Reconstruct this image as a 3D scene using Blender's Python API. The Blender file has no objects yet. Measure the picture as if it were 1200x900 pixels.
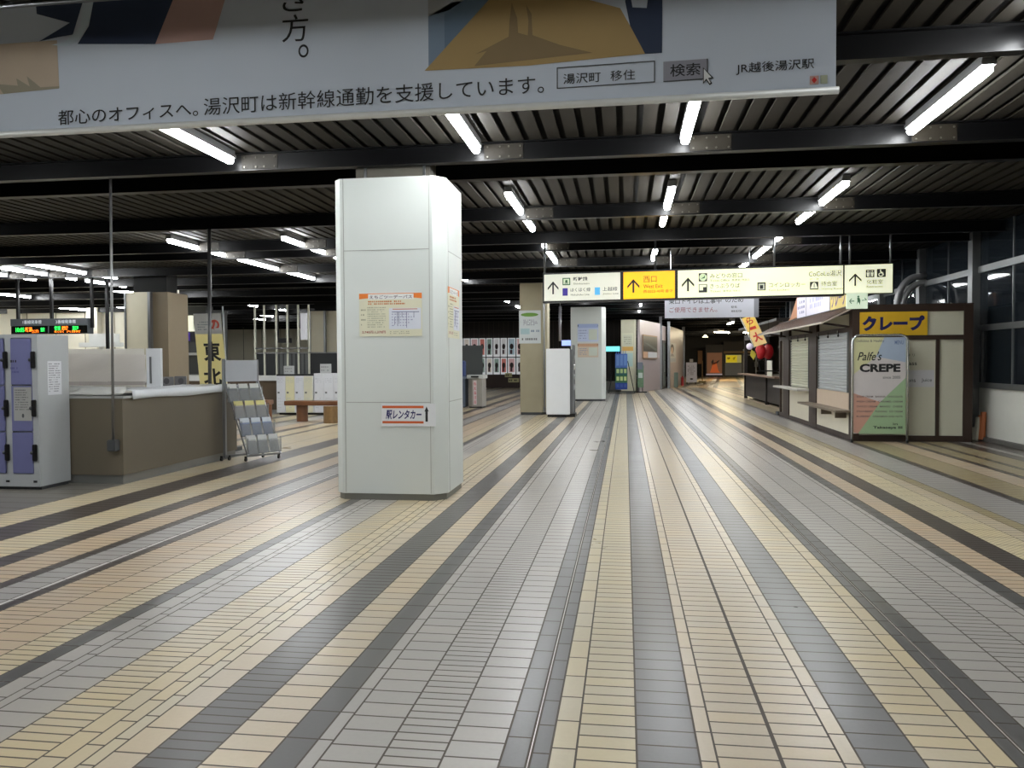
import bpy, bmesh, math, random
from mathutils import Vector, Matrix
random.seed(7)
SC = bpy.context.scene
COL = SC.collection
pi = math.pi

# ------------------------------------------------------------------ materials
def lin(c):
    c = c / 255.0
    return c / 12.92 if c <= 0.04045 else ((c + 0.055) / 1.055) ** 2.4
_mats = {}
def M(rgb, rough=0.5, metal=0.0, emit=0.0, name=None, var=0.05, scale=6.0, bump=0.0, alpha=1.0, trans=0.0, coat=0.0, stretch=None):
    key = (rgb, rough, metal, emit, name, var, scale, bump, alpha, trans, coat, stretch)
    if key in _mats: return _mats[key]
    m = bpy.data.materials.new(name or 'surface_%02x%02x%02x' % rgb); m.use_nodes = True
    nt = m.node_tree; b = nt.nodes['Principled BSDF']
    col = (lin(rgb[0]), lin(rgb[1]), lin(rgb[2]), 1)
    b.inputs['Roughness'].default_value = rough
    b.inputs['Metallic'].default_value = metal
    b.inputs['Coat Weight'].default_value = coat
    if trans: b.inputs['Transmission Weight'].default_value = trans
    if alpha < 1: b.inputs['Alpha'].default_value = alpha
    tc = nt.nodes.new('ShaderNodeTexCoord'); mp = nt.nodes.new('ShaderNodeMapping')
    nt.links.new(tc.outputs['Object'], mp.inputs['Vector'])
    if stretch: mp.inputs['Scale'].default_value = stretch
    nz = nt.nodes.new('ShaderNodeTexNoise'); nz.inputs['Scale'].default_value = scale; nz.inputs['Detail'].default_value = 4
    nt.links.new(mp.outputs['Vector'], nz.inputs['Vector'])
    mx = nt.nodes.new('ShaderNodeMix'); mx.data_type = 'RGBA'
    nt.links.new(nz.outputs['Fac'], mx.inputs[0])
    mx.inputs[6].default_value = tuple(min(1, v * (1 - var)) for v in col[:3]) + (1,)
    mx.inputs[7].default_value = tuple(min(1, v * (1 + var)) for v in col[:3]) + (1,)
    nt.links.new(mx.outputs[2], b.inputs['Base Color'])
    if emit:
        nt.links.new(mx.outputs[2], b.inputs['Emission Color'])
        b.inputs['Emission Strength'].default_value = emit
    if bump:
        bp = nt.nodes.new('ShaderNodeBump'); bp.inputs['Strength'].default_value = bump; bp.inputs['Distance'].default_value = 0.01
        nt.links.new(nz.outputs['Fac'], bp.inputs['Height']); nt.links.new(bp.outputs['Normal'], b.inputs['Normal'])
    _mats[key] = m
    return m

def cloth(rgb, name, t=.5):
    m = bpy.data.materials.new(name); m.use_nodes = True; N = m.node_tree.nodes; L = m.node_tree.links; N.remove(N['Principled BSDF'])
    d = N.new('ShaderNodeBsdfDiffuse'); tr = N.new('ShaderNodeBsdfTranslucent'); mx = N.new('ShaderNodeMixShader'); mx.inputs[0].default_value = t
    nz = N.new('ShaderNodeTexNoise'); nz.inputs['Scale'].default_value = 4; cr = N.new('ShaderNodeMix'); cr.data_type = 'RGBA'; L.new(nz.outputs['Fac'], cr.inputs[0])
    c = [lin(v) for v in rgb]; cr.inputs[6].default_value = (c[0] * .93, c[1] * .93, c[2] * .93, 1); cr.inputs[7].default_value = (*c, 1)
    L.new(cr.outputs[2], d.inputs[0]); L.new(cr.outputs[2], tr.inputs[0]); L.new(d.outputs[0], mx.inputs[1]); L.new(tr.outputs[0], mx.inputs[2]); L.new(mx.outputs[0], N['Material Output'].inputs[0])
    return m

# ------------------------------------------------------------------ objects
def wloc(o):
    v = Vector((0, 0, 0))
    while o is not None:
        v += o.location; o = o.parent
    return v
class MB:
    def __init__(s): s.v = []; s.f = []; s.m = []; s.mats = []
    def mi(s, mat):
        if mat not in s.mats: s.mats.append(mat)
        return s.mats.index(mat)
    def add(s, vs, fs, mat=None):
        k = len(s.v); i = s.mi(mat); s.v += [tuple(v) for v in vs]
        for f in fs: s.f.append(tuple(k + j for j in f)); s.m.append(i)
        return s
    def box(s, x0, x1, y0, y1, z0, z1, mat=None, bev=0.0):
        if x0 > x1: x0, x1 = x1, x0
        if y0 > y1: y0, y1 = y1, y0
        if z0 > z1: z0, z1 = z1, z0
        if bev <= 0:
            vs = [(x, y, z) for z in (z0, z1) for y in (y0, y1) for x in (x0, x1)]
            return s.add(vs, [(0, 2, 3, 1), (4, 5, 7, 6), (0, 1, 5, 4), (2, 6, 7, 3), (0, 4, 6, 2), (1, 3, 7, 5)], mat)
        bm = bmesh.new(); bmesh.ops.create_cube(bm, size=1)
        for v in bm.verts: v.co = Vector(((x0 + x1) / 2 + v.co.x * (x1 - x0), (y0 + y1) / 2 + v.co.y * (y1 - y0), (z0 + z1) / 2 + v.co.z * (z1 - z0)))
        bmesh.ops.bevel(bm, geom=bm.edges[:], offset=min(bev, (x1 - x0) * .45, (y1 - y0) * .45, (z1 - z0) * .45), segments=2, affect='EDGES')
        bm.verts.index_update()
        s.add([v.co[:] for v in bm.verts], [[v.index for v in f.verts] for f in bm.faces], mat); bm.free()
        return s
    def obox(s, o, a, b, c, mat=None):
        """box from corner o along vectors a, b, c"""
        o, a, b, c = map(Vector, (o, a, b, c))
        vs = [o, o + a, o + b, o + a + b, o + c, o + a + c, o + b + c, o + a + b + c]
        if a.cross(b).dot(c) < 0: fs = [(0, 1, 3, 2), (4, 6, 7, 5), (0, 4, 5, 1), (2, 3, 7, 6), (0, 2, 6, 4), (1, 5, 7, 3)]
        else: fs = [(0, 2, 3, 1), (4, 5, 7, 6), (0, 1, 5, 4), (2, 6, 7, 3), (0, 4, 6, 2), (1, 3, 7, 5)]
        return s.add(vs, fs, mat)
    def prism(s, pts, d, mat=None):
        """pts: planar 3D loop, extruded by vector d"""
        n = len(pts); p = [Vector(q) for q in pts]; d = Vector(d)
        nn = Vector((0, 0, 0))
        for i in range(n): nn += p[i].cross(p[(i + 1) % n])
        if nn.dot(d) < 0: p.reverse()
        vs = p + [q + d for q in p]
        fs = [tuple(range(n))[::-1], tuple(range(n, 2 * n))] + [(i, (i + 1) % n, n + (i + 1) % n, n + i) for i in range(n)]
        return s.add(vs, fs, mat)
    def cyl(s, p0, p1, r, mat=None, n=12, r1=None):
        p0, p1 = Vector(p0), Vector(p1); r1 = r if r1 is None else r1
        d = (p1 - p0).normalized(); a = d.orthogonal().normalized(); b = d.cross(a)
        vs = []
        for p, q in ((p0, r), (p1, r1)):
            for i in range(n):
                t = 2 * pi * i / n; vs.append(p + (a * math.cos(t) + b * math.sin(t)) * q)
        fs = [tuple(range(n))[::-1], tuple(range(n, 2 * n))] + [(i, (i + 1) % n, n + (i + 1) % n, n + i) for i in range(n)]
        return s.add(vs, fs, mat)
    def tube(s, path, r, mat=None, n=10):
        P = [Vector(p) for p in path]; rings = []; a = None
        for i, p in enumerate(P):
            d = (P[min(i + 1, len(P) - 1)] - P[max(i - 1, 0)]).normalized()
            if a is None: a = d.orthogonal().normalized()
            a = (a - d * a.dot(d)).normalized(); b = d.cross(a)
            rings.append([p + (a * math.cos(2 * pi * k / n) + b * math.sin(2 * pi * k / n)) * r for k in range(n)])
        vs = [v for q in rings for v in q]; fs = [tuple(range(n))[::-1], tuple(range(len(vs) - n, len(vs)))]
        for i in range(len(P) - 1):
            for k in range(n): fs.append((i * n + k, i * n + (k + 1) % n, (i + 1) * n + (k + 1) % n, (i + 1) * n + k))
        return s.add(vs, fs, mat)
    def ball(s, c, rx, ry, rz, mat=None, n=12, m=8):
        vs = []; fs = []
        for j in range(m + 1):
            t = pi * j / m
            for i in range(n):
                p = 2 * pi * i / n; vs.append((c[0] + rx * math.sin(t) * math.cos(p), c[1] + ry * math.sin(t) * math.sin(p), c[2] + rz * math.cos(t)))
        for j in range(m):
            for i in range(n): fs.append((j * n + i, (j + 1) * n + i, (j + 1) * n + (i + 1) % n, j * n + (i + 1) % n))
        return s.add(vs, fs, mat)
    def build(s, name, mat=None, parent=None, loc=None, smooth=False):
        o_ = wloc(parent) if parent else Vector(loc or (0, 0, 0))
        me = bpy.data.meshes.new(name)
        me.from_pydata([tuple(Vector(v) - o_) for v in s.v], [], s.f)
        for q in s.mats: me.materials.append(q or mat)
        for i, p in enumerate(me.polygons): p.material_index = s.m[i]
        if smooth:
            for p in me.polygons: p.use_smooth = True
        me.update()
        ob = bpy.data.objects.new(name, me); COL.objects.link(ob)
        if parent: ob.parent = parent
        else: ob.location = o_
        return ob
def B(*a, **k): return MB().box(*a, **k)
def tag(o, label=None, cat=None, group=None, kind=None):
    if label: o['label'] = label
    if cat: o['category'] = cat
    if group: o['group'] = group
    if kind: o['kind'] = kind
    return o
def thing(name, label, cat, loc, group=None):
    o = bpy.data.objects.new(name, None); COL.objects.link(o); o.location = loc; o.empty_display_size = .1
    return tag(o, label, cat, group)
def struct(name, mb, mat=None, label=None):
    return tag(mb.build(name, mat), label, None, None, 'structure')
def copy_tree(o, parent=None):
    c = o.copy(); COL.objects.link(c)
    if parent: c.parent = parent
    for ch in list(o.children): copy_tree(ch, c)
    return c

# ------------------------------------------------------------------ flat art on a plane
_tc = {}
def glyphs(body, bold):
    k = (body, bold)
    if k in _tc: return _tc[k]
    cu = bpy.data.curves.new('lettering_curve', 'FONT'); cu.body = body; cu.size = 1; cu.offset = bold; cu.resolution_u = 4
    ob = bpy.data.objects.new('lettering_curve', cu); COL.objects.link(ob)
    me = bpy.data.meshes.new_from_object(ob.evaluated_get(bpy.context.evaluated_depsgraph_get()))
    vs = [(v.co.x, v.co.y) for v in me.vertices]; fs = [tuple(p.vertices) for p in me.polygons]
    bpy.data.objects.remove(ob); bpy.data.curves.remove(cu); bpy.data.meshes.remove(me)
    _tc[k] = (vs, fs); return _tc[k]
class Art:
    """things printed on a plane: o lower-left corner, r to the reader's right, u up"""
    def __init__(s, o, r=(1, 0, 0), u=(0, 0, 1)):
        s.o, s.r, s.u = Vector(o), Vector(r), Vector(u); s.n = s.r.cross(s.u).normalized(); s.mb = MB(); s.layer = 0
    def p(s, x, y, d=0): return s.o + s.r * x + s.u * y + s.n * d
    def slab(s, x0, y0, x1, y1, mat, d0=0.0, d1=0.01):
        s.mb.obox(s.p(x0, y0, d0), s.r * (x1 - x0), s.u * (y1 - y0), s.n * (d1 - d0), mat); s.layer = max(s.layer, d1); return s
    def poly(s, pts, mat, h=.0012):
        s.mb.prism([s.p(x, y, s.layer) for x, y in pts], s.n * h, mat); return s
    def rect(s, x0, y0, x1, y1, mat, h=.0012): return s.poly([(x0, y0), (x1, y0), (x1, y1), (x0, y1)], mat, h)
    def up(s, h=.0016): s.layer += h; return s
    def text(s, body, x0, y0, x1, y1, mat, bold=0.0, shear=0.0, h=.0006, keep=False):
        vs, fs = glyphs(body, bold)
        if not vs: return s
        a = min(v[0] for v in vs); b = max(v[0] for v in vs); c = min(v[1] for v in vs); d = max(v[1] for v in vs)
        sx = (x1 - x0) / max(b - a, 1e-6); sy = (y1 - y0) / max(d - c, 1e-6)
        if keep: sx = sy = min(sx, sy)
        s.mb.add([s.p(x0 + (v[0] - a) * sx + (v[1] - c) * sy * shear, y0 + (v[1] - c) * sy, s.layer + h) for v in vs], fs, mat); return s
    def dashes(s, x0, y0, x1, y1, rows, mat, fill=.5, seed=1, cell=None):
        rr = random.Random(seed); dy = (y1 - y0) / rows; c = cell or dy * .8
        for i in range(rows):
            yy = y0 + dy * i + dy * (1 - fill) / 2; x = x0; end = x0 + (x1 - x0) * rr.uniform(.72, 1)
            while x < end:
                w = c * rr.uniform(.35, .8)
                if rr.random() > .12: s.rect(x, yy, min(x + w, x1), yy + dy * fill, mat, .0006)
                x += c
        return s
    def arrow(s, cx, y0, y1, mat, w=None, t=None):
        H = y1 - y0; w = w or H * .95; t = t or H * .13
        s.rect(cx - t / 2, y0, cx + t / 2, y1 - t * .6, mat)
        hy = H * .5; k = t * 1.35
        s.poly([(cx, y1), (cx - w / 2, y1 - hy), (cx - w / 2, y1 - hy - k), (cx, y1 - k)], mat)
        s.poly([(cx, y1), (cx, y1 - k), (cx + w / 2, y1 - hy - k), (cx + w / 2, y1 - hy)], mat)
        return s
    def disc(s, cx, cy, rx, ry, mat, n=20): return s.poly([(cx + rx * math.cos(2 * pi * i / n), cy + ry * math.sin(2 * pi * i / n)) for i in range(n)], mat)
    def build(s, name, mat=None, parent=None, loc=None): return s.mb.build(name, mat, parent, loc)

INK = M((22, 22, 24), .6, name='black_ink'); GREY_INK = M((95, 96, 98), .6, name='grey_ink')
BLACKM = M((14, 14, 15), .35, name='black_painted_metal'); STEEL = M((150, 152, 154), .3, .9, name='brushed_steel')
WHITEP = M((222, 224, 222), .45, name='white_paper'); DGREY = M((62, 64, 66), .5, name='dark_grey_paint')

# ------------------------------------------------------------------ floor
def floor_material():
    m = bpy.data.materials.new('glazed_floor_tiles'); m.use_nodes = True; nt = m.node_tree; N = nt.nodes; L = nt.links
    b = N['Principled BSDF']
    def attr(n):
        a = N.new('ShaderNodeAttribute'); a.attribute_name = n; return a
    def math_(op, a, c=None, d=None):
        q = N.new('ShaderNodeMath'); q.operation = op
        for i, v in enumerate((a, c, d)):
            if v is None: continue
            if isinstance(v, (int, float)): q.inputs[i].default_value = v
            else: L.new(v, q.inputs[i])
        return q.outputs[0]
    geo = N.new('ShaderNodeTexCoord'); sep = N.new('ShaderNodeSeparateXYZ'); L.new(geo.outputs['Object'], sep.inputs[0])
    X, Y = sep.outputs[0], sep.outputs[1]
    T = attr('tile').outputs['Fac']; O = attr('shift').outputs['Fac']; X0 = attr('edge_a').outputs['Fac']; X1 = attr('edge_b').outputs['Fac']
    TAC = attr('tactile').outputs['Fac']
    q = math_('DIVIDE', math_('ADD', Y, O), T); fr = math_('FRACT', q); idn = math_('FLOOR', q)
    dist = math_('MULTIPLY', fr, T)
    j1 = math_('LESS_THAN', dist, 0.0098)
    dx = math_('MINIMUM', math_('SUBTRACT', X, X0), math_('SUBTRACT', X1, X))
    j2 = math_('LESS_THAN', dx, 0.0042)
    joint = math_('MAXIMUM', j1, j2)
    wn = N.new('ShaderNodeTexWhiteNoise'); wn.noise_dimensions = '2D'
    cmb = N.new('ShaderNodeCombineXYZ'); L.new(idn, cmb.inputs[0]); L.new(X0, cmb.inputs[1]); L.new(cmb.outputs[0], wn.inputs['Vector'])
    nz = N.new('ShaderNodeTexNoise'); nz.inputs['Scale'].default_value = 1.3; nz.inputs['Detail'].default_value = 5; L.new(geo.outputs['Object'], nz.inputs['Vector'])
    nf = N.new('ShaderNodeTexNoise'); nf.inputs['Scale'].default_value = 45; nf.inputs['Detail'].default_value = 3; L.new(geo.outputs['Object'], nf.inputs['Vector'])
    v = math_('ADD', 0.80, math_('MULTIPLY', wn.outputs['Value'], .09))
    v = math_('ADD', v, math_('MULTIPLY', nz.outputs['Fac'], .18)); v = math_('ADD', v, math_('MULTIPLY', nf.outputs['Fac'], .12))
    hsv = N.new('ShaderNodeHueSaturation'); L.new(attr('tint').outputs['Color'], hsv.inputs['Color']); L.new(v, hsv.inputs['Value'])
    sat = math_('ADD', .9, math_('MULTIPLY', wn.outputs['Value'], .2)); L.new(sat, hsv.inputs['Saturation'])
    mx = N.new('ShaderNodeMix'); mx.data_type = 'RGBA'; L.new(joint, mx.inputs[0]); L.new(hsv.outputs[0], mx.inputs[6])
    mx.inputs[7].default_value = (lin(78), lin(70), lin(61), 1)
    # raised dots of the tactile strip
    sx = math_('SINE', math_('MULTIPLY', X, 2 * pi / .055)); sy = math_('SINE', math_('MULTIPLY', Y, 2 * pi / .055))
    dots = math_('MULTIPLY', math_('GREATER_THAN', math_('MULTIPLY', sx, sy), .35), TAC)
    mx2 = N.new('ShaderNodeMix'); mx2.data_type = 'RGBA'; L.new(dots, mx2.inputs[0]); L.new(mx.outputs[2], mx2.inputs[6]); mx2.inputs[7].default_value = (lin(226), lin(216), lin(182), 1)
    L.new(mx2.outputs[2], b.inputs['Base Color'])
    ro = math_('ADD', .24, math_('MULTIPLY', nz.outputs['Fac'], .12)); ro = math_('ADD', ro, math_('MULTIPLY', joint, .4)); L.new(ro, b.inputs['Roughness'])
    bp = N.new('ShaderNodeBump'); bp.inputs['Strength'].default_value = .4; bp.inputs['Distance'].default_value = .003
    L.new(math_('ADD', math_('SUBTRACT', 1.0, joint), math_('ADD', dots, math_('MULTIPLY', nf.outputs['Fac'], .12))), bp.inputs['Height']); L.new(bp.outputs[0], b.inputs['Normal'])
    return m
TC = {'C': (190, 178, 150), 'Y': (191, 176, 145), 'P': (184, 164, 138), 'PB': (186, 171, 146), 'G': (162, 157, 150), 'GM': (150, 146, 141), 'D': (84, 82, 79), 'DB': (92, 91, 90),
      'K': (70, 63, 58), 'S': (104, 100, 92), 'W': (196, 192, 186), 'T': (178, 162, 128), 'O': (152, 138, 104), 'F': (176, 146, 110)}
BANDS = [(-6.90, -6.20, 'Y', .1, 0), (-6.20, -5.70, 'Y', .1, 0), (-5.70, -5.27, 'K', .13, 0), (-5.27, -4.81, 'Y', .1, .02), (-4.81, -4.59, 'K', .13, 0), (-4.59, -4.25, 'P', .1, 0), (-4.25, -4.15, 'K', .24, 0),
 (-4.15, -3.90, 'GM', .13, 0), (-3.90, -3.86, 'W', .24, 0), (-3.86, -3.77, 'K', .24, 0), (-3.77, -3.47, 'P', .075, 0), (-3.47, -3.19, 'P', .13, .03), (-3.19, -2.99, 'Y', .067, 0), (-2.99, -2.88, 'D', .24, 0),
 (-2.88, -2.765, 'G', .22, .1), (-2.765, -2.705, 'G', .22, 0), (-2.705, -2.46, 'G', .13, .05), (-2.46, -2.215, 'Y', .066, 0), (-2.215, -2.11, 'Y', .21, .0), (-2.11, -2.03, 'Y', .21, .1), (-2.03, -1.965, 'C', .21, .04), (-1.965, -1.815, 'PB', .21, .14),
 (-1.815, -1.58, 'D', .075, 0), (-1.58, -1.35, 'PB', .125, 0), (-1.35, -1.215, 'D', .25, 0), (-1.215, -1.15, 'G', .25, 0), (-1.15, -.92, 'G', .13, .02), (-.92, -.69, 'G', .066, 0), (-.69, -.47, 'G', .13, .06),
 (-.47, -.371, 'DB', .24, 0), (-.371, -.358, 'W', 9, 0), (-.358, -.288, 'DB', .24, .12), (-.288, -.19, 'C', .24, .07), (-.19, .04, 'C', .1, .03), (.04, .275, 'DB', .13, 0), (.275, .34, 'PB', .24, .1), (.34, .572, 'PB', .1, .04), (.572, .58, 'K', 9, 0), (.58, .80, 'PB', .1, .02), (.80, .87, 'PB', .24, .05),
 (.87, 1.10, 'DB', .13, .05), (1.10, 1.34, 'Y', .1, .06), (1.34, 1.43, 'Y', .24, 0), (1.43, 1.493, 'D', .24, 0), (1.493, 1.505, 'W', 9, 0), (1.505, 1.60, 'D', .24, .1), (1.60, 1.83, 'G', .13, .07), (1.83, 2.07, 'G', .066, 0), (2.07, 2.30, 'G', .13, 0), (2.30, 2.36, 'G', .25, .1),
 (2.36, 2.48, 'D', .25, 0), (2.48, 2.71, 'P', .1, 0), (2.71, 2.94, 'K', .075, 0), (2.94, 3.24, 'T', .3, 0), (3.24, 3.42, 'PB', .1, 0), (3.42, 3.56, 'O', .1, 0), (3.56, 4.05, 'GM', .13, 0), (4.05, 4.17, 'K', .24, 0), (4.17, 4.6, 'O', .1, 0), (4.6, 4.93, 'P', .13, 0), (4.93, 5.03, 'K', .24, 0),
 (5.03, 5.32, 'O', .1, 0), (5.32, 5.4, 'K', .24, 0), (5.4, 5.78, 'O', .1, 0), (5.78, 6.0, 'K', .1, 0), (6.0, 6.15, 'GM', .1, 0), (6.15, 6.62, 'K', .2, 0)]
def build_floor():
    fl = []
    for x0, x1, c, t, s in BANDS:
        if c == 'T': fl.append((x0, x1, -3, 40, c, t, s)); continue
        if x1 <= -6.2: fl.append((x0, x1, 13.2, 46, c, t, s)); continue
        fl.append((x0, x1, -3, 46, c, t, s))
    fl.append((2.94, 3.24, 40, 46, 'GM', .13, 0))
    fl.append((-12.0, -6.2, -3, 13.2, 'S', .3, 0)); fl.append((-40, -12.0, -3, 13.2, 'S', .3, 0))
    x = -6.9; seq = [('K', .12), ('Y', .42), ('K', .2), ('P', .45), ('G', .5), ('D', .2), ('Y', .6), ('K', .3), ('C', .5), ('G', .4)]; i = 0
    while x > -40:
        c, w = seq[i % len(seq)]; fl.append((x - w, x, 13.2, 46, c, .13, 0)); x -= w; i += 1
    x = 6.62; i = 0
    while x < 20:
        c, w = [('F', .5), ('K', .25), ('PB', .6), ('F', .4), ('W', .25), ('GM', .4), ('D', .2)][i % 7]; fl.append((x, x + w, 36, 46, c, .13, 0)); x += w; i += 1
    mb = MB()
    for a in fl: mb.add([(a[0], a[2], 0), (a[1], a[2], 0), (a[1], a[3], 0), (a[0], a[3], 0)], [(0, 1, 2, 3)])
    # beyond the bend the strips run off to the right
    i = 0; u = -14.0
    while u < 18:
        c, w = [('F', .6), ('S', .25), ('PB', .7), ('F', .5), ('W', .3), ('K', .25), ('F', .7)][i % 7]
        k = .12
        mb.add([(u, 46, 0), (u + w, 46, 0), (u + w + 40 * k, 86, 0), (u + 40 * k, 86, 0)], [(0, 1, 2, 3)]); fl.append((-99, 99, 0, 0, c, .13, 0)); u += w; i += 1
    o = mb.build('floor', floor_material()); o['kind'] = 'structure'; o['label'] = 'floor of striped cream, pink, grey and brown glazed tiles'
    me = o.data
    n = len(fl)
    for nm, fn in (('tile', lambda a: a[5]), ('shift', lambda a: a[6] + 100 * a[5]), ('edge_a', lambda a: a[0]), ('edge_b', lambda a: a[1]), ('tactile', lambda a: 1.0 if a[4] == 'T' else 0.0)):
        at = me.attributes.new(nm, 'FLOAT', 'FACE'); at.data.foreach_set('value', [float(fn(a)) for a in fl])
    at = me.attributes.new('tint', 'FLOAT_COLOR', 'FACE')
    for i, a in enumerate(fl): c = TC[a[4]]; at.data[i].color = (lin(c[0]), lin(c[1]), lin(c[2]), 1)
build_floor()

# ------------------------------------------------------------------ ceiling
SLAT = M((41, 38, 32), .62, 0.0, name='ribbed_deck', var=.1, scale=3, stretch=(3, .25, 3))
BEAMM = M((10, 10, 11), .34, .0, name='gloss_black_beam', var=.2)
PLATE = M((30, 25, 15), .6, name='olive_steel_plate')
for _m, _v in ((BEAMM, .2), (SLAT, .25), (PLATE, .3)): _m.node_tree.nodes['Principled BSDF'].inputs['Specular IOR Level'].default_value = _v
mb = MB(); x = -30.0 + .045; p = .205
while x < 16:
    mb.box(x, x + .138, -3, 84, 3.96, 3.985); x += p
struct('ceiling', mb, SLAT, 'ceiling of dull metal ribs with dark gaps between')
struct('ceiling_backing', B(-30.5, 16.5, -3, 84, 4.07, 4.15), M((20, 19, 18), .9, name='gap_shade_sheet'), 'dark sheet above the ceiling ribs standing in for shade')  # dark sheet stands in for the shade inside the deck recesses
BY = [2.9, 6.40, 8.92, 9.80, 12.66, 15.18, 16.30, 19.05, 21.45, 22.75, 25.4, 28.0, 29.2, 31.8, 34.5, 35.7, 38.2, 41, 44, 47, 50, 54, 58, 62, 66, 70, 74]
for k, y in enumerate(BY):
    h = .11 if k in (1, 2, 4, 5, 7, 8) else .14
    xr = 6.6 if y < 36 else 16
    mb = MB()
    mb.box(-30, xr, y - h / 2, y + h / 2, 3.75, 3.762).box(-30, xr, y - h / 2, y + h / 2, 3.948, 3.96).box(-30, xr, y - .006, y + .006, 3.762, 3.948)
    o = struct('ceiling_beam', mb, BEAMM, 'black steel beam across the ceiling')

# lamps
TUBE = bpy.data.materials.new('fluorescent_tube'); TUBE.use_nodes = True
_b = TUBE.node_tree.nodes['Principled BSDF']; _b.inputs['Base Color'].default_value = (1, 1, 1, 1); _b.inputs['Emission Color'].default_value = (.965, .99, 1, 1); _b.inputs['Emission Strength'].default_value = 76
HOUS = M((170, 172, 174), .35, .5, name='lamp_housing')
ROWS = {
 'right': (2.90, [ (4.6, 6.22), (7.0, 8.75), (11.2, 12.5), (12.8, 14.15), (15.35, 16.15), (16.9, 18.8), (19.9, 21.2), (23, 24.8), (25.7, 27.5), (29.6, 31.4), (32.2, 34), (36, 37.8), (38.6, 40.4), (41.4, 43.6)], 'in the row nearest the windows'),  # far half of this row is hidden, added to brighten the far end
 'mid': (.63, [(-1.8, .0), (.5, 1.9), (7.0, 8.75), (11.15, 12.5), (12.8, 14.0), (17.2, 18.75), (22.9, 24.3), (25.7, 27), (29.6, 30.8), (33, 34.2), (37, 38.2)], 'in the row above the yellow exit sign'),  # lamps above and behind the camera are unseen, added to light the banner
 'centre': (-1.63, [(-1.8, .0), (.5, 1.9), (7.0, 8.75), (11.15, 12.5), (12.8, 14.15), (16.1, 16.25), (16.9, 18.85), (22.9, 24.2), (25.6, 27.4), (30.4, 31.4)], 'in the row right of the white pillar'),  # unseen lamps by the camera and behind the guide sign are added for brightness
 'left': (-4.52, [(.5, 1.9), (5.3, 6.2), (7.0, 8.75), (21.6, 22.6), (29.5, 30.9), (33.1, 34.3)], 'in the row left of the white pillar'),  # overhead lamp is out of view, added for more light on the banner
 'kiosk': (-6.35, [(4.9, 6.2), (14.3, 15.3), (15.7, 16.4), (17.0, 18.9), (20.0, 21.3)], 'in the far row left of the pillar'),  # nearest lamp is out of sight, added to brighten the left side
 'counter': (-8.6, [(.5, 1.9), (4.9, 6.9), (14.2, 15.35), (15.7, 16.4), (17.0, 18.95), (19.4, 21.3)], 'in the row above the wooden benches'),  # overhead and nearest lamps are unseen additions for the banner and left side
 'ticket': (-13.75, [(7.0, 8.75), (11.1, 12.5), (16.85, 18.85), (19.3, 20.1)], 'in the inner row over the ticket hall'),  # nearest lamp lies outside the view, added to brighten the left
 'gate': (-14.95, [(15.5, 15.95), (17.5, 18.95), (19.75, 20.1), (20.55, 22.3), (23.2, 24.9), (30.3, 31.0), (32.4, 33.7)], 'in the outer row over the ticket hall'),
 'hall': (-26.6, [(14, 16), (17, 19), (20, 22), (23, 25), (26, 28)], 'in the unseen row added at far left'),  # whole row is out of view, added to brighten the cream walls
 'outer': (-11.2, [(3.4, 5.2), (5.6, 7.5)], 'in the short added row left of the lockers'),  # unseen row added to brighten left surfaces facing the camera
 'hall_b': (-29.0, [(20, 22), (23, 25), (26, 28), (29, 31)], 'in the outermost unseen row added at far left'),  # off-frame row put in for brighter back walls
 'far_a': (-16.1, [(18.3, 18.95), (19.6, 20.0), (23.2, 25)], 'in the row above the departure board'),
 'far_b': (-20.5, [(23.5, 25.2), (29.5, 30.8)], 'in the row left of the square tan column'),
 'far_c': (-23.1, [(29.5, 31.6), (32, 33.6)], 'in the leftmost far row near the cream wall'),
 'far_d': (-19.1, [(32.4, 34.3), (38.4, 40.5)], 'in the row right of the square tan column'),
 'far_e': (-17.5, [(36.2, 38.0), (43, 45)], 'in the far row seen beside the railing posts'),
}
nth = ['nearest', 'second', 'third', 'fourth', 'fifth', 'sixth', 'seventh', 'eighth', 'ninth', 'tenth', 'eleventh', 'twelfth', 'thirteenth', 'fourteenth']
for rk, (x, segs, where) in ROWS.items():
    for i, (a, b) in enumerate(segs):
        vis = [q for q in segs if q[0] > 4.5]; word = nth[vis.index((a, b))] if (a, b) in vis else ('added unseen overhead' if a > 0 else 'added unseen rearmost')
        t = thing('ceiling_light', '%s lit fluorescent ceiling light %s' % (word, where), 'ceiling light', (x, (a + b) / 2, 3.9), 'fluorescent ceiling lights')
        MB().prism([(x - .022, a, 3.805), (x - .042, a, 3.825), (x - .042, a, 3.868), (x + .042, a, 3.868), (x + .042, a, 3.825), (x + .022, a, 3.805)], (0, b - a, 0)).build('tube', TUBE, t)
        hb = MB(); hb.prism([(x - .06, a - .03, 3.905), (x - .055, a - .03, 3.872), (x + .055, a - .03, 3.872), (x + .06, a - .03, 3.905)], (0, b - a + .06, 0)); hb.box(x - .05, x + .05, a - .02, b + .02, 3.905, 3.958)
        hb.build('housing', HOUS, t)
        # bolted plate on the beam at the lamp's far end
        yb = min(BY, key=lambda q: abs(q - (b + .15)))
        if yb < 20 and abs(yb - b) < .5:
            k = MB(); k.box(x + .06, x + .50, yb - .016, yb - .0062, 3.775, 3.94)
            for xx in (.10, .24, .34, .47):
                for zz in (3.80, 3.91): k.cyl((x + xx, yb - .016, zz), (x + xx, yb - .026, zz), .011, M((80, 78, 70), .4, .5, name='bolt_steel'), 6)
            k = tag(k.build('bolted_plate', PLATE), 'bolted plate by the %s light %s' % (word, where.replace('in the row ', 'of the row ')), 'steel plate', 'bolted plates on the ceiling beams')

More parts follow.
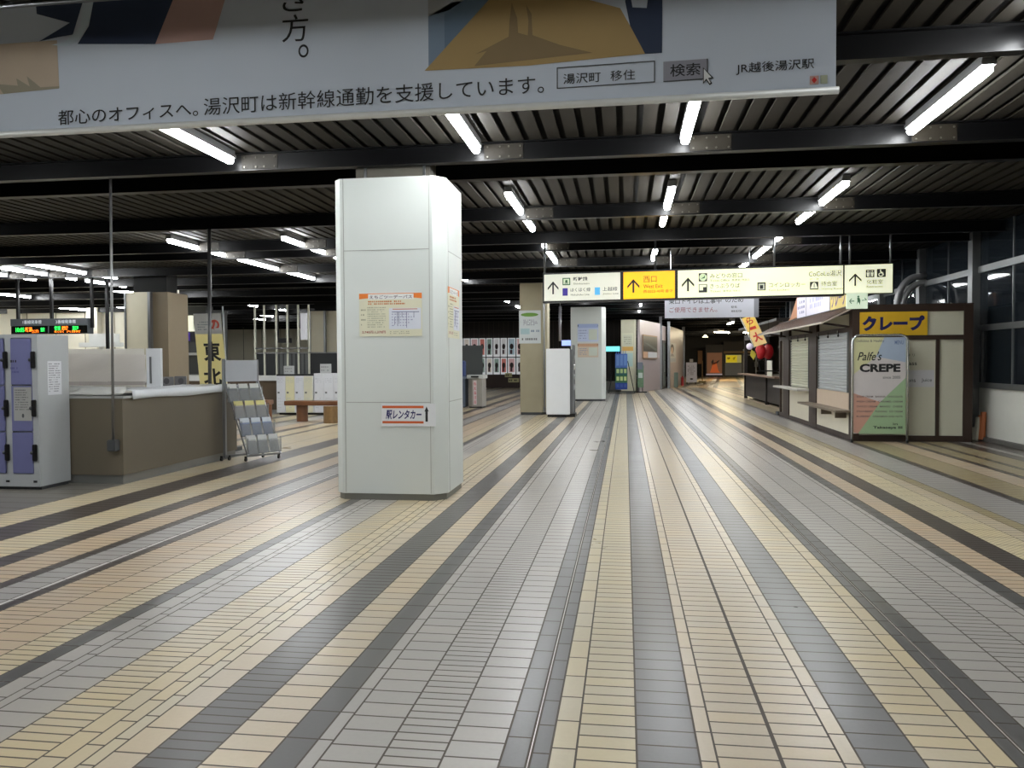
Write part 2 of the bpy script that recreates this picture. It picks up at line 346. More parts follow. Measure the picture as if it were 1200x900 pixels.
# ------------------------------------------------------------------ walls
WCREAM = M((226, 221, 202), .6, name='cream_wall', var=.03); WDARK = M((34, 28, 24), .5, name='dark_brown_boards', var=.3, stretch=(4, 4, .3)); ALU = M((118, 120, 120), .35, .6, name='aluminium_frame')
WPLAST = M((196, 196, 188), .5, name='off_white_wall_panel', var=.04)
mb = MB(); mb.box(6.6, 6.75, -3, 36, 0, 1.0)
struct('wall_right', mb, WPLAST, 'off-white low wall under the windows')
struct('baseboard_right', B(6.5, 6.6, -3, 36, 0, .07), M((90, 88, 84), .5, name='grey_baseboard'))
glass = bpy.data.materials.new('dark_window_glass'); glass.use_nodes = True; g = glass.node_tree.nodes['Principled BSDF']
g.inputs['Base Color'].default_value = (.012, .016, .02, 1); g.inputs['Roughness'].default_value = .04; g.inputs['Alpha'].default_value = .75; g.inputs['Specular IOR Level'].default_value = .3
posts = [4.2, 6.6, 8.9, 11.2, 13.4, 16.25, 19.0, 21.8, 24.6, 27.4, 30.2, 33, 36]
for i in range(len(posts) - 1):
    a, b = posts[i], posts[i + 1]; n = i + 1
    w = thing('window_%d' % n, 'window bay with dark night glass in the right wall', 'window', (6.62, a, 1)); w['kind'] = 'structure'; del w['category']
    fr = MB(); m0 = (a + b) / 2
    fr.box(6.56, 6.66, a, b, .97, 1.07).box(6.56, 6.66, a, b, 2.03, 2.14).box(6.56, 6.66, a, b, 3.12, 3.24)
    for yy in (a + .25, m0, b - .25): fr.box(6.58, 6.63, yy - .02, yy + .02, 1.07, 2.03)
    for yy in (m0,): fr.box(6.58, 6.63, yy - .012, yy + .012, 2.14, 3.12).box(6.58, 6.63, yy - .012, yy + .012, 3.24, 3.95)
    fr.build('window_frame', ALU, w); B(6.6, 6.61, a, b, 1.0, 3.95).build('pane', glass, w)
    struct('trim_%d' % n, B(6.46, 6.66, a - .1, a + .1, 0, 3.96), ALU, 'grey metal wall post')
struct('wall_outside', B(9.5, 9.7, -3, 36, -1, 6), M((40, 42, 46), .8, name='night_facade'))
struct('wall_corridor_right', B(6.62, 16, 36, 36.15, 0, 4), WDARK)
struct('wall_corridor_side', B(13.6, 13.8, 36, 84, 0, 4), WDARK)
# far and left walls
mb = MB(); mb.box(-30, -19.6, 32.0, 32.2, 0, 3.96)
for x in (-29, -27.6, -26.2, -24.8, -23.4, -22, -20.8): mb.box(x, x + .03, 31.985, 32, 0, 3.96, M((120, 116, 100), .6))
for x in (-26.9, -23.1): mb.box(x, x + .5, 31.7, 32, 0, 3.96)
struct('wall_back_left', mb, WCREAM, 'cream panelled wall behind the ticket hall')
mb = MB(); mb.box(-30, -9.0, 50, 50.2, 0, 3.96)
for i in range(16): mb.box(-29 + i * 1.3, -28.97 + i * 1.3, 49.985, 50, 0, 3.96, M((120, 116, 100), .6))
struct('wall_back_centre', mb, WCREAM, 'cream panelled wall beyond the railing')
struct('wall_left', B(-30.2, -30, -3, 50, 0, 3.96), WCREAM)
mb = MB(); mb.box(-11.2, .6, 46, 46.2, 0, 3.96)
for i in range(40): mb.box(-11.1 + i * .29, -11.08 + i * .29, 45.985, 46, .9, 3.96, M((70, 58, 48), .5))
struct('wall_far', mb, WDARK, 'dark boarded wall at the back of the concourse')
struct('wall_end', B(3.6, 13.8, 80, 80.3, 0, 3.96), WDARK, 'dark end wall of the corridor')
struct('wall_behind_camera', B(-30, 6.75, -3.2, -3, 0, 4), M((120, 118, 112), .7, name='rear_wall'))
# corridor partition on the left side of the passage
PINK = M((180, 168, 170), .35, name='pinkish_wall_panel', var=.03)
def oblique(name, x0, y0, x1, y1, z1, mat, th=.12, label=None):
    d = Vector((x1 - x0, y1 - y0, 0)); n = Vector((-d.y, d.x, 0)).normalized() * th
    return struct(name, MB().obox((x0, y0, 0), d, n, (0, 0, z1)), mat, label)
oblique('wall_passage_near', .68, 38.9, 1.85, 43.5, 3.5, PINK, label='pinkish wall panel with a framed landscape picture')
oblique('wall_passage_mid', 2.42, 45.3, 3.75, 53, 3.45, PINK, label='pinkish wall panel with a portrait poster')
oblique('wall_passage_far', 3.75, 53, 5.2, 80, 3.45, WDARK)
struct('trim_21', B(1.78, 1.92, 43.4, 43.55, 0, 3.9), STEEL); struct('trim_22', B(2.3, 2.44, 45.1, 45.3, 0, 3.7), STEEL); struct('trim_23', B(3.62, 3.78, 52.6, 52.8, 0, 3.7), STEEL)
d1 = thing('door_1', 'glazed door in the passage wall', 'door', (1.95, 44.2, 0)); d1['kind'] = 'structure'; del d1['category']
Art((1.92, 43.6, 0), (.17, .98, 0)).slab(0, 0, .06, 2.6, WDARK, 0, .05).slab(1.4, 0, 1.46, 2.6, WDARK, 0, .05).slab(0, 2.5, 1.46, 2.62, WDARK, 0, .05).slab(0, 0, 1.46, .12, WDARK, 0, .05).slab(0, 2.62, 1.46, 3.4, PINK, 0, .04).build('door_frame', WDARK, d1)
Art((1.92, 43.6, 0), (.17, .98, 0)).slab(.06, .12, 1.4, 2.5, M((150, 160, 158), .1, name='door_glass'), .01, .02).build('pane', None, d1)
Art((1.92, 43.6, 0), (.17, .98, 0)).slab(.62, .9, .66, 1.5, STEEL, .05, .1).build('door_handle', None, d1)

# ------------------------------------------------------------------ pillars
def pillar(name, pts, z1, mat, seams, label, base=None):
    root = thing(name, label, 'pillar', (pts[0][0], pts[0][1], 0)); root['kind'] = 'structure'
    MB().prism([(x, y, .07) for x, y in pts], (0, 0, z1 - .07)).build('cladding', mat, root)
    cx = sum(q[0] for q in pts) / len(pts); cy = sum(q[1] for q in pts) / len(pts)
    MB().prism([(cx + (x - cx) * .97, cy + (y - cy) * .97, 0) for x, y in pts], (0, 0, .07)).build('plinth', base or DGREY, root)
    return root
PWHITE = M((204, 209, 205), .45, name='white_pillar_enamel', var=.025, scale=2)
pl = pillar('pillar', [(-3.08, 8.40), (-2.05, 8.40), (-1.925, 8.53), (-1.925, 9.34), (-3.16, 9.34), (-3.16, 8.48)], 3.50, PWHITE, None, 'big white enamelled pillar in the foreground', M((108, 108, 100), .5))
SEAM = M((150, 152, 146), .5, name='panel_seam')
sm = MB(); sm.box(-3.04, -2.09, 8.397, 8.401, 2.715, 2.722, SEAM).box(-3.03, -2.09, 8.397, 8.401, 1.064, 1.071, SEAM).box(-3.045, -3.039, 8.397, 8.401, .08, 3.5, SEAM).box(-2.088, -2.083, 8.397, 8.401, .08, 3.5, SEAM)
sm.box(-1.926, -1.9225, 8.6, 8.606, .08, 3.5, SEAM).box(-1.926, -1.9225, 8.6, 9.3, 2.715, 2.722, SEAM).box(-1.926, -1.9225, 8.6, 9.3, 1.064, 1.071, SEAM)
sm.build('panel_joint', None, pl)
cr = MB(); cr.box(-3.1, -2.22, 9.0, 9.3, 3.5, 3.96); cr.box(-3.0, -2.97, 8.99, 9.0, 3.5, 3.96, STEEL); cr.box(-2.3, -2.27, 8.99, 9.0, 3.5, 3.96, STEEL)
cr.build('steel_core', M((92, 88, 80), .45, .2), pl)
CONC = M((168, 160, 134), .7, name='tan_concrete_pillar', var=.1, scale=3)
p2 = pillar('pillar', [(-2.96, 22.45), (-2.34, 22.45), (-2.20, 22.6), (-2.2, 23.3), (-2.98, 23.3)], 3.72, CONC, None, 'tan concrete pillar behind the white cabinet')
MB().tube([(-2.27, 22.42, 3.7), (-2.27, 22.42, .5), (-2.27, 22.42, .12)], .022).build('conduit', STEEL, p2)
tag(MB().cyl((-2.27, 22.42, .08), (-2.27, 22.42, .22), .04).build('conduit_box', STEEL, p2))
p3 = pillar('pillar', [(-2.06, 30.35), (-.90, 30.35), (-.76, 30.5), (-.76, 31.4), (-2.1, 31.4)], 3.56, PWHITE, None, 'white enamelled pillar with a blue and an orange notice')
p4 = pillar('pillar', [(-.22, 38.75), (.42, 38.75), (.5, 38.85), (.5, 39.5), (-.22, 39.5)], 3.5, M((196, 194, 170), .5), None, 'slim cream pillar beside the blue leaflet stand')
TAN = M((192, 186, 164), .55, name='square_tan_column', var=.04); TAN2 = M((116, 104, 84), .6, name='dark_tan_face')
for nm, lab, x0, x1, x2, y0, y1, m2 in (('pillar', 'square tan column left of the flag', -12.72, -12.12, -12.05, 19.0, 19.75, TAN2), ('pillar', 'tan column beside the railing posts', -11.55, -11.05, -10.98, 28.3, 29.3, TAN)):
    rt = thing(nm, lab, 'pillar', (x0, y0, 0)); rt['kind'] = 'structure'
    H = 3.34 if y0 < 20 else 3.42; B(x0, x1, y0, y1, 0, H).build('cladding', TAN, rt); B(x0 + .05, x2 + .3, y0 + .25, y1, H, 3.96).build('steel_core', M((12, 12, 12), .9, name='matt_black_core'), rt); B(x0 - .05, x0, y0 - .02, y1, 0, H).build('corner_strip', STEEL, rt); B(x1, x2, y0 - .02, y1, 0, H).build('corner_strip', STEEL, rt)
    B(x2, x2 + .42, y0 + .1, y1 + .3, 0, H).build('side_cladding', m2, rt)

# ------------------------------------------------------------------ foreground banner
def banner():
    t = thing('hanging_banner', 'huge white banner with dark lettering hanging across the top left', 'banner', (-2, 5, 3.07))
    cl = MB(); n = 60; xs = [-6.2 + (1.235 + 6.2) * i / n for i in range(n + 1)]
    wob = lambda x: .0
    cl.box(-6.2, 1.235, 5.0, 5.012, 3.085, 3.95)
    cl.build('cloth', M((198, 207, 219), .7, name='banner_cloth', var=.04, scale=1.2), t)
    MB().cyl((-6.2, 5.0, 3.078), (1.25, 5.0, 3.098), .022).build('bottom_rod', M((214, 216, 212), .4), t, smooth=True)
    MB().cyl((-6.2, 5.0, 3.955), (1.25, 5.0, 3.955), .02).build('top_rod', STEEL, t, smooth=True)
    a = Art((0, 4.999, 0)); a.layer = .0005
    NAVY = M((40, 52, 76), .7); BEI = M((186, 170, 150), .7); OCH = M((166, 140, 92), .7); OCH2 = M((134, 114, 80), .7); SLA = M((118, 136, 156), .7); SLA2 = M((98, 118, 138), .7); ROSE = M((186, 154, 146), .7); PALE = M((198, 212, 222), .7); SH = M((150, 144, 126), .7)
    a.poly([(-6.2, 3.70), (-3.82, 3.70), (-3.81, 3.38), (-4.23, 3.36), (-6.2, 3.3)], BEI).up()
    a.poly([(-4.23, 3.36), (-3.81, 3.375), (-3.81, 3.39), (-3.95, 3.39), (-4.05, 3.47), (-4.03, 3.40), (-4.13, 3.46), (-4.12, 3.41), (-4.28, 3.43)], SH)
    a.poly([(-3.97, 3.95), (-3.965, 3.885), (-3.72, 3.81), (-3.95, 3.70), (-3.81, 3.72), (-3.70, 3.73), (-3.62, 3.95)], NAVY)
    a.poly([(-3.62, 3.95), (-3.64, 3.78), (-3.76, 3.685), (-3.86, 3.67), (-3.74, 3.655), (-3.65, 3.70), (-3.58, 3.8), (-3.54, 3.95)], PALE)
    a.poly([(-3.54, 3.95), (-3.58, 3.78), (-3.665, 3.665), (-3.1, 3.63), (-2.95, 3.95)], NAVY)
    a.poly([(-2.95, 3.95), (-3.1, 3.63), (-2.69, 3.635), (-2.58, 3.95)], ROSE)
    a.build('illustration', None, t); a = Art((0, 4.999, 0)); a.layer = .0005
    a.poly([(-1.235, 3.37), (-1.235, 3.69), (-1.08, 3.77), (-.80, 3.77), (-1.2, 3.40)], SLA); a.poly([(-1.235, 3.69), (-1.235, 3.95), (-.6, 3.95), (-.8, 3.77), (-1.0, 3.74)], M((170, 174, 178), .7)).up()
    a.poly([(-1.13, 3.45), (-1.13, 3.70), (-.98, 3.79), (-.7, 3.95), (-.55, 3.95)], SLA2).up()
    a.poly([(-1.26, 3.35), (-.78, 3.83), (-.62, 3.95), (-.42, 3.95), (-.27, 3.74), (-.03, 3.66), (.03, 3.55), (.12, 3.375), (-.6, 3.345)], OCH)
    a.poly([(.03, 3.55), (0, 3.70), (.02, 3.80), (.045, 3.66), (.13, 3.65), (.15, 3.80), (.225, 3.80), (.222, 3.375), (.12, 3.375)], NAVY).up()
    a.poly([(-.94, 3.36), (-.86, 3.45), (-.93, 3.435), (-.72, 3.53), (-.715, 3.62), (-.70, 3.74), (-.665, 3.64), (-.66, 3.55), (-.60, 3.53), (-.595, 3.62), (-.61, 3.72), (-.575, 3.66), (-.57, 3.53), (-.40, 3.46), (-.20, 3.40)], OCH2)
    tr = Vector((1, 0, .0135))
    b = Art((-3.82, 4.993, 3.125), tr); b.text('都心のオフィスへ。', 0, 0, 1.02, .10, INK, .004); b.build('slogan_lettering', None, t); b = Art((-3.82, 4.993, 3.125), tr); b.text('湯沢町は新幹線通勤を支援しています。', 1.06, 0, 3.32, .115, INK, 0); b.build('slogan_lettering', None, t); b = Art((-3.82, 4.993, 3.125), tr)
    b.text('湯沢町', 3.44, .045, 3.67, .108, INK, .003); b.text('移住', 3.73, .045, 3.88, .108, INK, .0)
    for q in ((3.40, .02, 4.0, .026), (3.40, .145, 4.0, .151), (3.40, .02, 3.406, .151), (3.994, .02, 4.0, .151)): b.rect(*q, DGREY)
    b.rect(4.05, .022, 4.31, .14, M((140, 140, 150), .5)).rect(4.05, .018, 4.315, .024, DGREY).rect(4.308, .018, 4.315, .14, DGREY); b.up()
    b.text('検索', 4.09, .045, 4.27, .12, INK, .01, keep=False); b.poly([(4.285, .09), (4.285, -.01), (4.305, .01), (4.325, -.02), (4.34, -.01), (4.322, .018), (4.35, .02)], INK).up()
    b.poly([(4.29, .08), (4.29, .003), (4.305, .02), (4.325, -.01), (4.33, -.005), (4.315, .024), (4.335, .026)], WHITEP)
    b.build('search_box_print', None, t); b = Art((-3.82, 4.993, 3.125), tr)
    b.text('JR越後湯沢駅', 4.48, .03, 4.93, .1, INK, .004); b.rect(4.905, -.055, 4.955, -.005, M((190, 150, 140), .6)).rect(4.965, -.055, 5.005, -.005, M((170, 176, 150), .6)).up()
    b.poly([(4.915, -.03), (4.93, -.012), (4.945, -.03), (4.93, -.05)], M((190, 40, 30), .5))
    c = Art((-2.21, 4.996, 3.48)); c.text('き', 0, .30, .17, .46, INK); c.text('方', .0, .105, .18, .28, INK); c.text('。', .11, .0, .18, .085, INK)
    a.build('illustration', None, t); b.build('station_name_lettering', None, t); c.build('vertical_lettering', None, t)
banner()

# ------------------------------------------------------------------ posters on the big pillar
def festival_poster(o, r, w, h, label):
    a = Art(o, r); S = (w / .69, h / .46)
    cr_ = M((214, 212, 186), .5, name='cream_poster_paper'); OR = M((222, 120, 40), .5); ORD = M((190, 110, 50), .5); RED = M((150, 40, 50), .5); GR = M((150, 152, 130), .5); LB = M((208, 212, 222), .5); BL = M((96, 100, 130), .5)
    def R(x0, y0, x1, y1, m): a.rect(x0 * S[0], y0 * S[1], x1 * S[0], y1 * S[1], m)
    a.slab(0, 0, w, h, cr_, 0, .003)
    a.poly([(0, h), (0, h * .87), (.1 * S[0], h * .89), (.1 * S[0], h * .985), (.6 * S[0], h * .985), (.6 * S[0], h * .89), (w, h * .87), (w, h)], OR)
    R(.1, .395, .6, .452, WHITEP); R(.33, .075, .68, .30, LB); a.up()
    a.text('えちごツーデーパス', .115 * S[0], .402 * S[1], .585 * S[0], .44 * S[1], M((90, 70, 80), .5), .015)
    a.dashes(.1 * S[0], .335 * S[1], .62 * S[0], .385 * S[1], 2, ORD, .6, 3, .022 * S[0]); a.dashes(.02 * S[0], .1 * S[1], .07 * S[0], .31 * S[1], 4, GR, .3, 4, .02); a.dashes(.09 * S[0], .09 * S[1], .3 * S[0], .32 * S[1], 10, GR, .4, 5, .014)
    a.text('2,740円 1,370円', .03 * S[0], .03 * S[1], .29 * S[0], .06 * S[1], RED, .01); R(.37, .285, .64, .293, ORD)
    R(.36, .255, .66, .262, BL)
    for x, y0, y1 in ((.42, .12, .26), (.435, .13, .26), (.47, .2, .26), (.52, .09, .26), (.6, .2, .26), (.39, .12, .2)): R(x, y0, x + .005, y1, BL)
    a.dashes(.36 * S[0], .1 * S[1], .62 * S[0], .25 * S[1], 5, M((160, 162, 184), .5), .4, 8, .03); a.dashes(.34 * S[0], .02 * S[1], .6 * S[0], .06 * S[1], 2, GR, .4, 9, .02)
    return tag(a.build('poster'), label, 'poster')
festival_poster((-2.87, 8.397, 1.785), (1, 0, 0), .70, .465, 'cream poster with orange top border on the front of the white pillar')
festival_poster((-1.922, 8.55, 1.77), (0, 1, 0), .60, .56, 'cream poster with orange top border on the right side of the white pillar')
a = Art((-2.63, 8.397, .81)); a.slab(0, 0, .60, .245, M((218, 220, 222), .4), 0, .008)
ORB = M((196, 88, 40), .5); NV = M((28, 24, 92), .5)
a.rect(.01, .195, .47, .222, ORB).rect(.01, .03, .47, .055, ORB); a.text('駅レンタカー', .045, .072, .44, .178, NV, .03, .12)
a.rect(.49, .05, .517, .17, INK).poly([(.5035, .215), (.48, .16), (.527, .16)], INK)
tag(a.build('rental_car_sign'), 'white rental car sign with orange bars and black arrow on the pillar', 'sign')

# ------------------------------------------------------------------ big illuminated guide sign
def guide_sign():
    Y0 = 15.6; x0, x1 = -1.575, 4.90
    z = lambda x, t: (2.685 + (x - x0) * .0085) if t == 0 else (3.20 + (x - x0) * .0105)
    t = thing('guide_sign', 'long illuminated station guide sign hanging from the ceiling', 'sign', (1.6, Y0, 2.7))
    BACK = M((226, 226, 210), .4, emit=.34, name='lit_sign_face', var=.03, scale=1.5); YEL = M((255, 196, 20), .4, emit=.6, name='lit_yellow_sign_face', var=.06, scale=1.2); BACK2 = M((238, 240, 208), .4, emit=.52, name='bright_lit_sign_face', var=.04, scale=1.2)
    D = .17
    th = math.radians(-1.2)
    edges = [(-1.575, -.10, BACK, 'panel'), (-.04, .935, YEL, 'panel'), (.99, 4.0, BACK2, 'panel'), (4.03, 4.87, BACK2, 'panel')]
    fm = MB()
    fm.prism([(x0 - .03, Y0 + .01, z(x0, 0) - .035), (4.0 + .02, Y0 + .01, z(4, 0) - .035), (4.0 + .02, Y0 + .01, z(4, 1) + .03), (x0 - .03, Y0 + .01, z(x0, 1) + .03)], (0, D, 0))
    fm.prism([(4.02, Y0 + .01, z(4, 0) - .01), (x1, Y0 + .01, z(x1, 0) - .01), (x1, Y0 + .01, z(x1, 1) + .01), (4.02, Y0 + .01, z(4, 1) + .01)], (0, D, 0))
    fm.build('frame', BLACKM, t)
    inks = M((48, 48, 46), .5, name='sign_ink'); thin = M((104, 104, 90), .5, name='thin_sign_ink'); brn = M((120, 84, 20), .5)
    GRN = M((50, 110, 60), .5); PUR = M((56, 40, 140), .5, emit=.2); BLU = M((84, 170, 216), .5, emit=.4)
    for i, (a0, a1, mt, nm) in enumerate(edges):
        zb = z(a0, 0); p = MB(); p.prism([(a0, Y0, zb), (a1, Y0, z(a1, 0)), (a1, Y0, z(a1, 1)), (a0, Y0, z(a0, 1))], (0, .03, 0)); pn = p.build('panel', mt, t)
        pn['label'] = ['illuminated white train lines panel', 'illuminated yellow west exit panel', 'illuminated white tickets and lockers panel', 'illuminated white restroom panel'][i]
        A = Art((a0, Y0 - .002, zb), Vector((1, 0, .009))); H = .50
        if i == 0:
            A.arrow(.175, .13, .38, inks, .21, .032)
            A.rect(.36, .30, .51, .44, GRN).rect(.36, .095, .46, .24, PUR).rect(.985, .095, 1.085, .24, BLU); A.up(); A.rect(.378, .318, .492, .422, M((210, 222, 190), .5, emit=.3)); A.up(); A.disc(.435, .375, .025, .025, GRN).rect(.40, .33, .47, .345, GRN)
            A.text('新幹線', .565, .375, .845, .455, inks, .02).text('Shinkansen', .57, .305, .88, .34, thin).text('ほくほく線', .515, .165, .90, .245, inks).text('Hokuhoku Line', .52, .09, .88, .13, thin)
            A.text('上越線', 1.135, .165, 1.42, .245, inks).text('Joetsu Line', 1.14, .09, 1.44, .13, thin)
        if i == 1:
            A.arrow(.19, .12, .38, inks, .23, .035); A.text('西口', .38, .31, .63, .43, brn, .0).text('West Exit', .38, .20, .745, .27, brn).text('西出口 서쪽 출구', .38, .11, .93, .165, brn)
        if i == 2:
            A.arrow(.19, .12, .38, inks, .23, .035)
            for yy in (.30, .09):
                A.rect(.39, yy, .545, yy + .155, inks)
            A.rect(1.47, .10, 1.62, .25, inks).rect(2.42, .09, 2.57, .235, inks); A.up()
            A.disc(.4675, .377, .07, .07, M((200, 214, 180), .5, emit=.4)).poly([(.40, .13), (.47, .13), (.47, .19), (.53, .19), (.53, .235), (.40, .235)], M((226, 228, 200), .5, emit=.4)).rect(1.49, .115, 1.60, .225, M((205, 206, 186), .5, emit=.3))
            A.poly([(2.43, .11), (2.56, .11), (2.53, .2), (2.495, .225), (2.46, .2)], M((230, 232, 205), .5, emit=.4)); A.up(); A.poly([(.43, .35), (.50, .36), (.505, .42), (.48, .38)], GRN).rect(1.515, .13, 1.575, .2, inks).rect(2.49, .13, 2.5, .21, inks)
            A.text('みどりの窓口', .60, .355, 1.19, .445, inks).text('Ticket Office', .60, .29, .96, .33, thin).text('售票处 매표소', 1.0, .29, 1.33, .33, thin)
            A.text('きっぷうりば', .60, .165, 1.15, .25, inks).text('Tickets', .60, .09, .80, .125, thin).text('售票处 매표소', .84, .09, 1.16, .125, thin)
            A.text('コインロッカー', 1.68, .15, 2.34, .235, inks).text('Coin Lockers', 1.68, .085, 2.05, .12, thin)
            A.text('CoCoLo湯沢', 2.40, .33, 2.98, .44, inks).text('1F・2F', 2.42, .27, 2.58, .30, thin).text('待合室', 2.62, .15, 2.90, .24, inks).text('Waiting Room', 2.62, .075, 3.0, .115, thin)
        if i == 3:
            A.arrow(.185, .14, .37, inks, .22, .03); A.rect(.37, .29, .52, .43, inks).rect(.565, .29, .72, .44, inks).up()
            pale = M((230, 232, 205), .5, emit=.4)
            for cx in (.408, .482): A.disc(cx, .405, .013, .013, pale).poly([(cx - .024, .38), (cx + .024, .38), (cx + .014, .305), (cx - .014, .305)], pale)
            A.rect(.442, .295, .448, .425, pale); A.disc(.628, .42, .012, .012, pale).poly([(.62, .405), (.635, .405), (.635, .37), (.665, .365), (.68, .32), (.69, .325), (.672, .38), (.62, .385)], pale)
            A.disc(.632, .335, .042, .036, pale); A.up(); A.disc(.632, .337, .026, .022, inks); A.text('化粧室', .385, .165, .67, .25, inks).text('Restrooms', .385, .10, .67, .14, thin)
        A.build('lettering', None, pn)
    for x in (-1.57, .57, 2.78, 3.98, 4.14, 4.86):
        MB().cyl((x, Y0 + .09, z(x, 1)), (x, Y0 + .09, 3.96), .021, n=10).build('rod', M((120, 122, 124), .3, .8, name='galvanised_rod'), t, smooth=True)
guide_sign()
def toilet_notice():
    Y = 18.2
    t = thing('notice_board', 'grey hanging notice in black and red letters behind the guide sign', 'sign', (1.8, Y, 2.45))
    B(.87, 2.90, Y, Y + .05, 2.46, 2.98, M((206, 208, 218), .5, name='grey_notice_face')).build('board', None, t)
    B(2.80, 2.90, Y - .01, Y, 2.46, 2.98, M((140, 142, 150), .5)).build('edge_strip', None, t)
    A = Art((.87, Y - .001, 2.46)); A.text('東口トイレは工事中', .09, .31, 1.23, .44, INK, .005).text('のため', 1.32, .33, 1.70, .44, INK, .005)
    A.text('ご使用できません。', .10, .12, 1.14, .24, M((150, 70, 84), .5), .0); A.text('駅長', 1.44, .20, 1.57, .25, INK).text('越後湯沢駅', 1.44, .11, 1.67, .16, INK)
    A.build('lettering', None, t)
    for x in (1.0, 2.7): MB().cyl((x, Y + .03, 2.98), (x, Y + .03, 3.97), .01, n=6).build('rod', STEEL, t)
toilet_notice()

# ------------------------------------------------------------------ kiosk on the right
BRN = M((48, 33, 24), .5, name='dark_brown_timber', var=.15, stretch=(2, 2, .3)); CRM = M((190, 188, 168), .5, name='cream_panel', var=.02); SHUT = M((178, 182, 184), .4, .2, name='ribbed_shutter'); SHUTC = M((190, 190, 170), .45, name='cream_shutter')
def kiosk():
    t = thing('crepe_kiosk', 'closed crepe kiosk with brown timber frame, cream panels and shutters', 'kiosk', (5.2, 15.5, 0))
    X0, X1, Y0, Y1, H = 4.15, 6.22, 15.5, 22.6, 2.5
    B(X0 + .06, X1 - .06, Y0 + .06, Y1 - .06, 0, H - .02).build('body', CRM, t)
    f = MB(); f.box(X0 - .005, X0 + .12, Y0 - .005, Y0 + .12, 0, H - .001); f.box(X1 - .15, X1 + .004, Y0 - .005, Y0 + .12, 0, H - .001).box(X0, X1, Y0, Y0 + .1, H - .12, H).box(X0, X1, Y0, Y0 + .1, 1.865, 1.95).box(X0, X1, Y0, Y0 + .1, 0, .11).box(5.60, 5.66, Y0 - .003, Y0 + .1, .11, 1.866)
    for a, b in ((19.03 - .0, 18.32), (22.1, 21.3), (15.72, 15.6)): f.box(X0 - .005, X0 + .1, a, b, 0, H - .002)
    f.box(X0 + .001, X0 + .1, Y0 + .12, Y1 - .1, H - .12, H - .03).box(X0, X0 + .1, Y0 + .12, Y1 - .1, 2.03, 2.12).box(X0, X0 + .1, Y0 + .12, Y1 - .1, 0, .1).box(X0 - .01, X1 + .01, Y0 - .01, Y1 + .01, H, H + .02).box(X0, X1, Y1 - .1, Y1, 0, H).box(X1 - .1, X1, Y0, Y1, 0, .1)
    f.build('timber_frame', BRN, t)
    # front fascia
    A = Art((4.27, 15.5 - .0, 1.95)); A.slab(0, 0, 1.17, .43, M((200, 160, 30), .5, name='mustard_sign'), 0, .02); A.text('クレープ', .04, .08, 1.12, .36, M((24, 24, 84), .5), .055); A.build('name_board', None, t)
    B(5.44, 6.13, 15.52, 15.6, 1.95, 2.38).build('fascia_panel', CRM, t)
    pp = B(4.27, 5.60, 15.53, 15.6, .11, 1.865).build('front_panel', CRM, t); B(5.66, 6.13, 15.53, 15.6, .11, 1.865).build('front_panel', CRM, t)
    A = Art((5.0, 15.53, .9)); A.slab(.02, .1, .58, .41, M((188, 188, 190), .5), 0, .003).text('ons', .12, .19, .26, .24, INK).text('Juice', .36, .18, .54, .26, INK); A.text('ass', .14, .50, .28, .55, INK, .01).text('ドリ', .14, .66, .24, .71, INK); A.build('menu_lettering', None, pp)
    # side face: shutters as ribbed sheets
    def shutter(ya, yb, z0, z1, mat, nm):
        m = MB(); k = int((z1 - z0) / .06); 
        for i in range(k):
            z = z0 + (z1 - z0) * i / k; h = (z1 - z0) / k
            m.prism([(X0 + .03, ya, z), (X0 + .012, ya, z + h * .25), (X0 + .012, ya, z + h * .75), (X0 + .03, ya, z + h), (X0 + .05, ya, z + h), (X0 + .05, ya, z)], (0, yb - ya, 0))
        o = m.build(nm, mat, t)
        B(X0 + .0, X0 + .05, ya - .05, ya, z0, z1).build('guide_rail', ALU, o); B(X0, X0 + .05, yb, yb + .05, z0, z1).build('guide_rail', ALU, o); return o
    shutter(15.9, 18.15, .88, 2.03, SHUT, 'shutter')['label'] = 'grey roller shutter'
    shutter(19.15, 21.1, .86, 2.03, SHUTC, 'shutter')['label'] = 'cream roller shutter'
    B(X0 + .01, X0 + .05, 15.75, 18.3, .56, .88).build('counter_front_board', M((178, 160, 140), .6, name='pinkish_plywood'), t)
    B(X0 + .01, X0 + .05, 15.75, 18.3, .1, .54).build('lower_panel', M((206, 200, 180), .5), t); B(X0 + .01, X0 + .05, 19.05, 21.25, .1, .80).build('lower_panel', M((206, 200, 180), .5), t)
    B(X0 - .27, X0 + .02, 19.0, 22.0, .795, .84).build('counter_shelf', M((176, 172, 164), .5), t); MB().box(X0 - .27, X0 + .02, 15.6, 18.95, .52, .56).box(X0 - .2, X0, 17.0, 17.04, .4, .52).box(X0 - .2, X0, 15.9, 15.94, .4, .52).build('counter_shelf', M((104, 92, 76), .5), t)
    # awning with corrugated ribs and pale edge
    aw = MB(); n = 44; Xo, zo, Xi, zi = 3.60, 2.20, 4.16, 2.48
    for i in range(n):
        ya = 15.45 + (22.7 - 15.45) * i / n; yb = ya + (22.7 - 15.45) / n
        aw.obox((Xi, ya, zi), (Xo - Xi, 0, zo - zi), (0, (yb - ya) * .6, 0), (.012, 0, .024)); aw.obox((Xi, ya + (yb - ya) * .6, zi), (Xo - Xi, 0, zo - zi), (0, (yb - ya) * .4, 0), (.006, 0, .012))
    awo = aw.build('awning', M((82, 60, 46), .5, name='brown_awning_sheet'), t)
    MB().box(3.585, 3.605, 15.45, 22.7, 2.175, 2.205).obox((3.6, 15.44, 2.175), (.56, 0, .28), (0, .02, 0), (0, 0, .03)).build('edge_trim', M((176, 166, 150), .5), awo)
    br = MB()
    for y in (15.7, 18.7, 21.7): br.obox((4.15, y, 2.1), (-.5, 0, .08), (0, .04, 0), (0, 0, .04))
    br.build('bracket', BRN, awo)
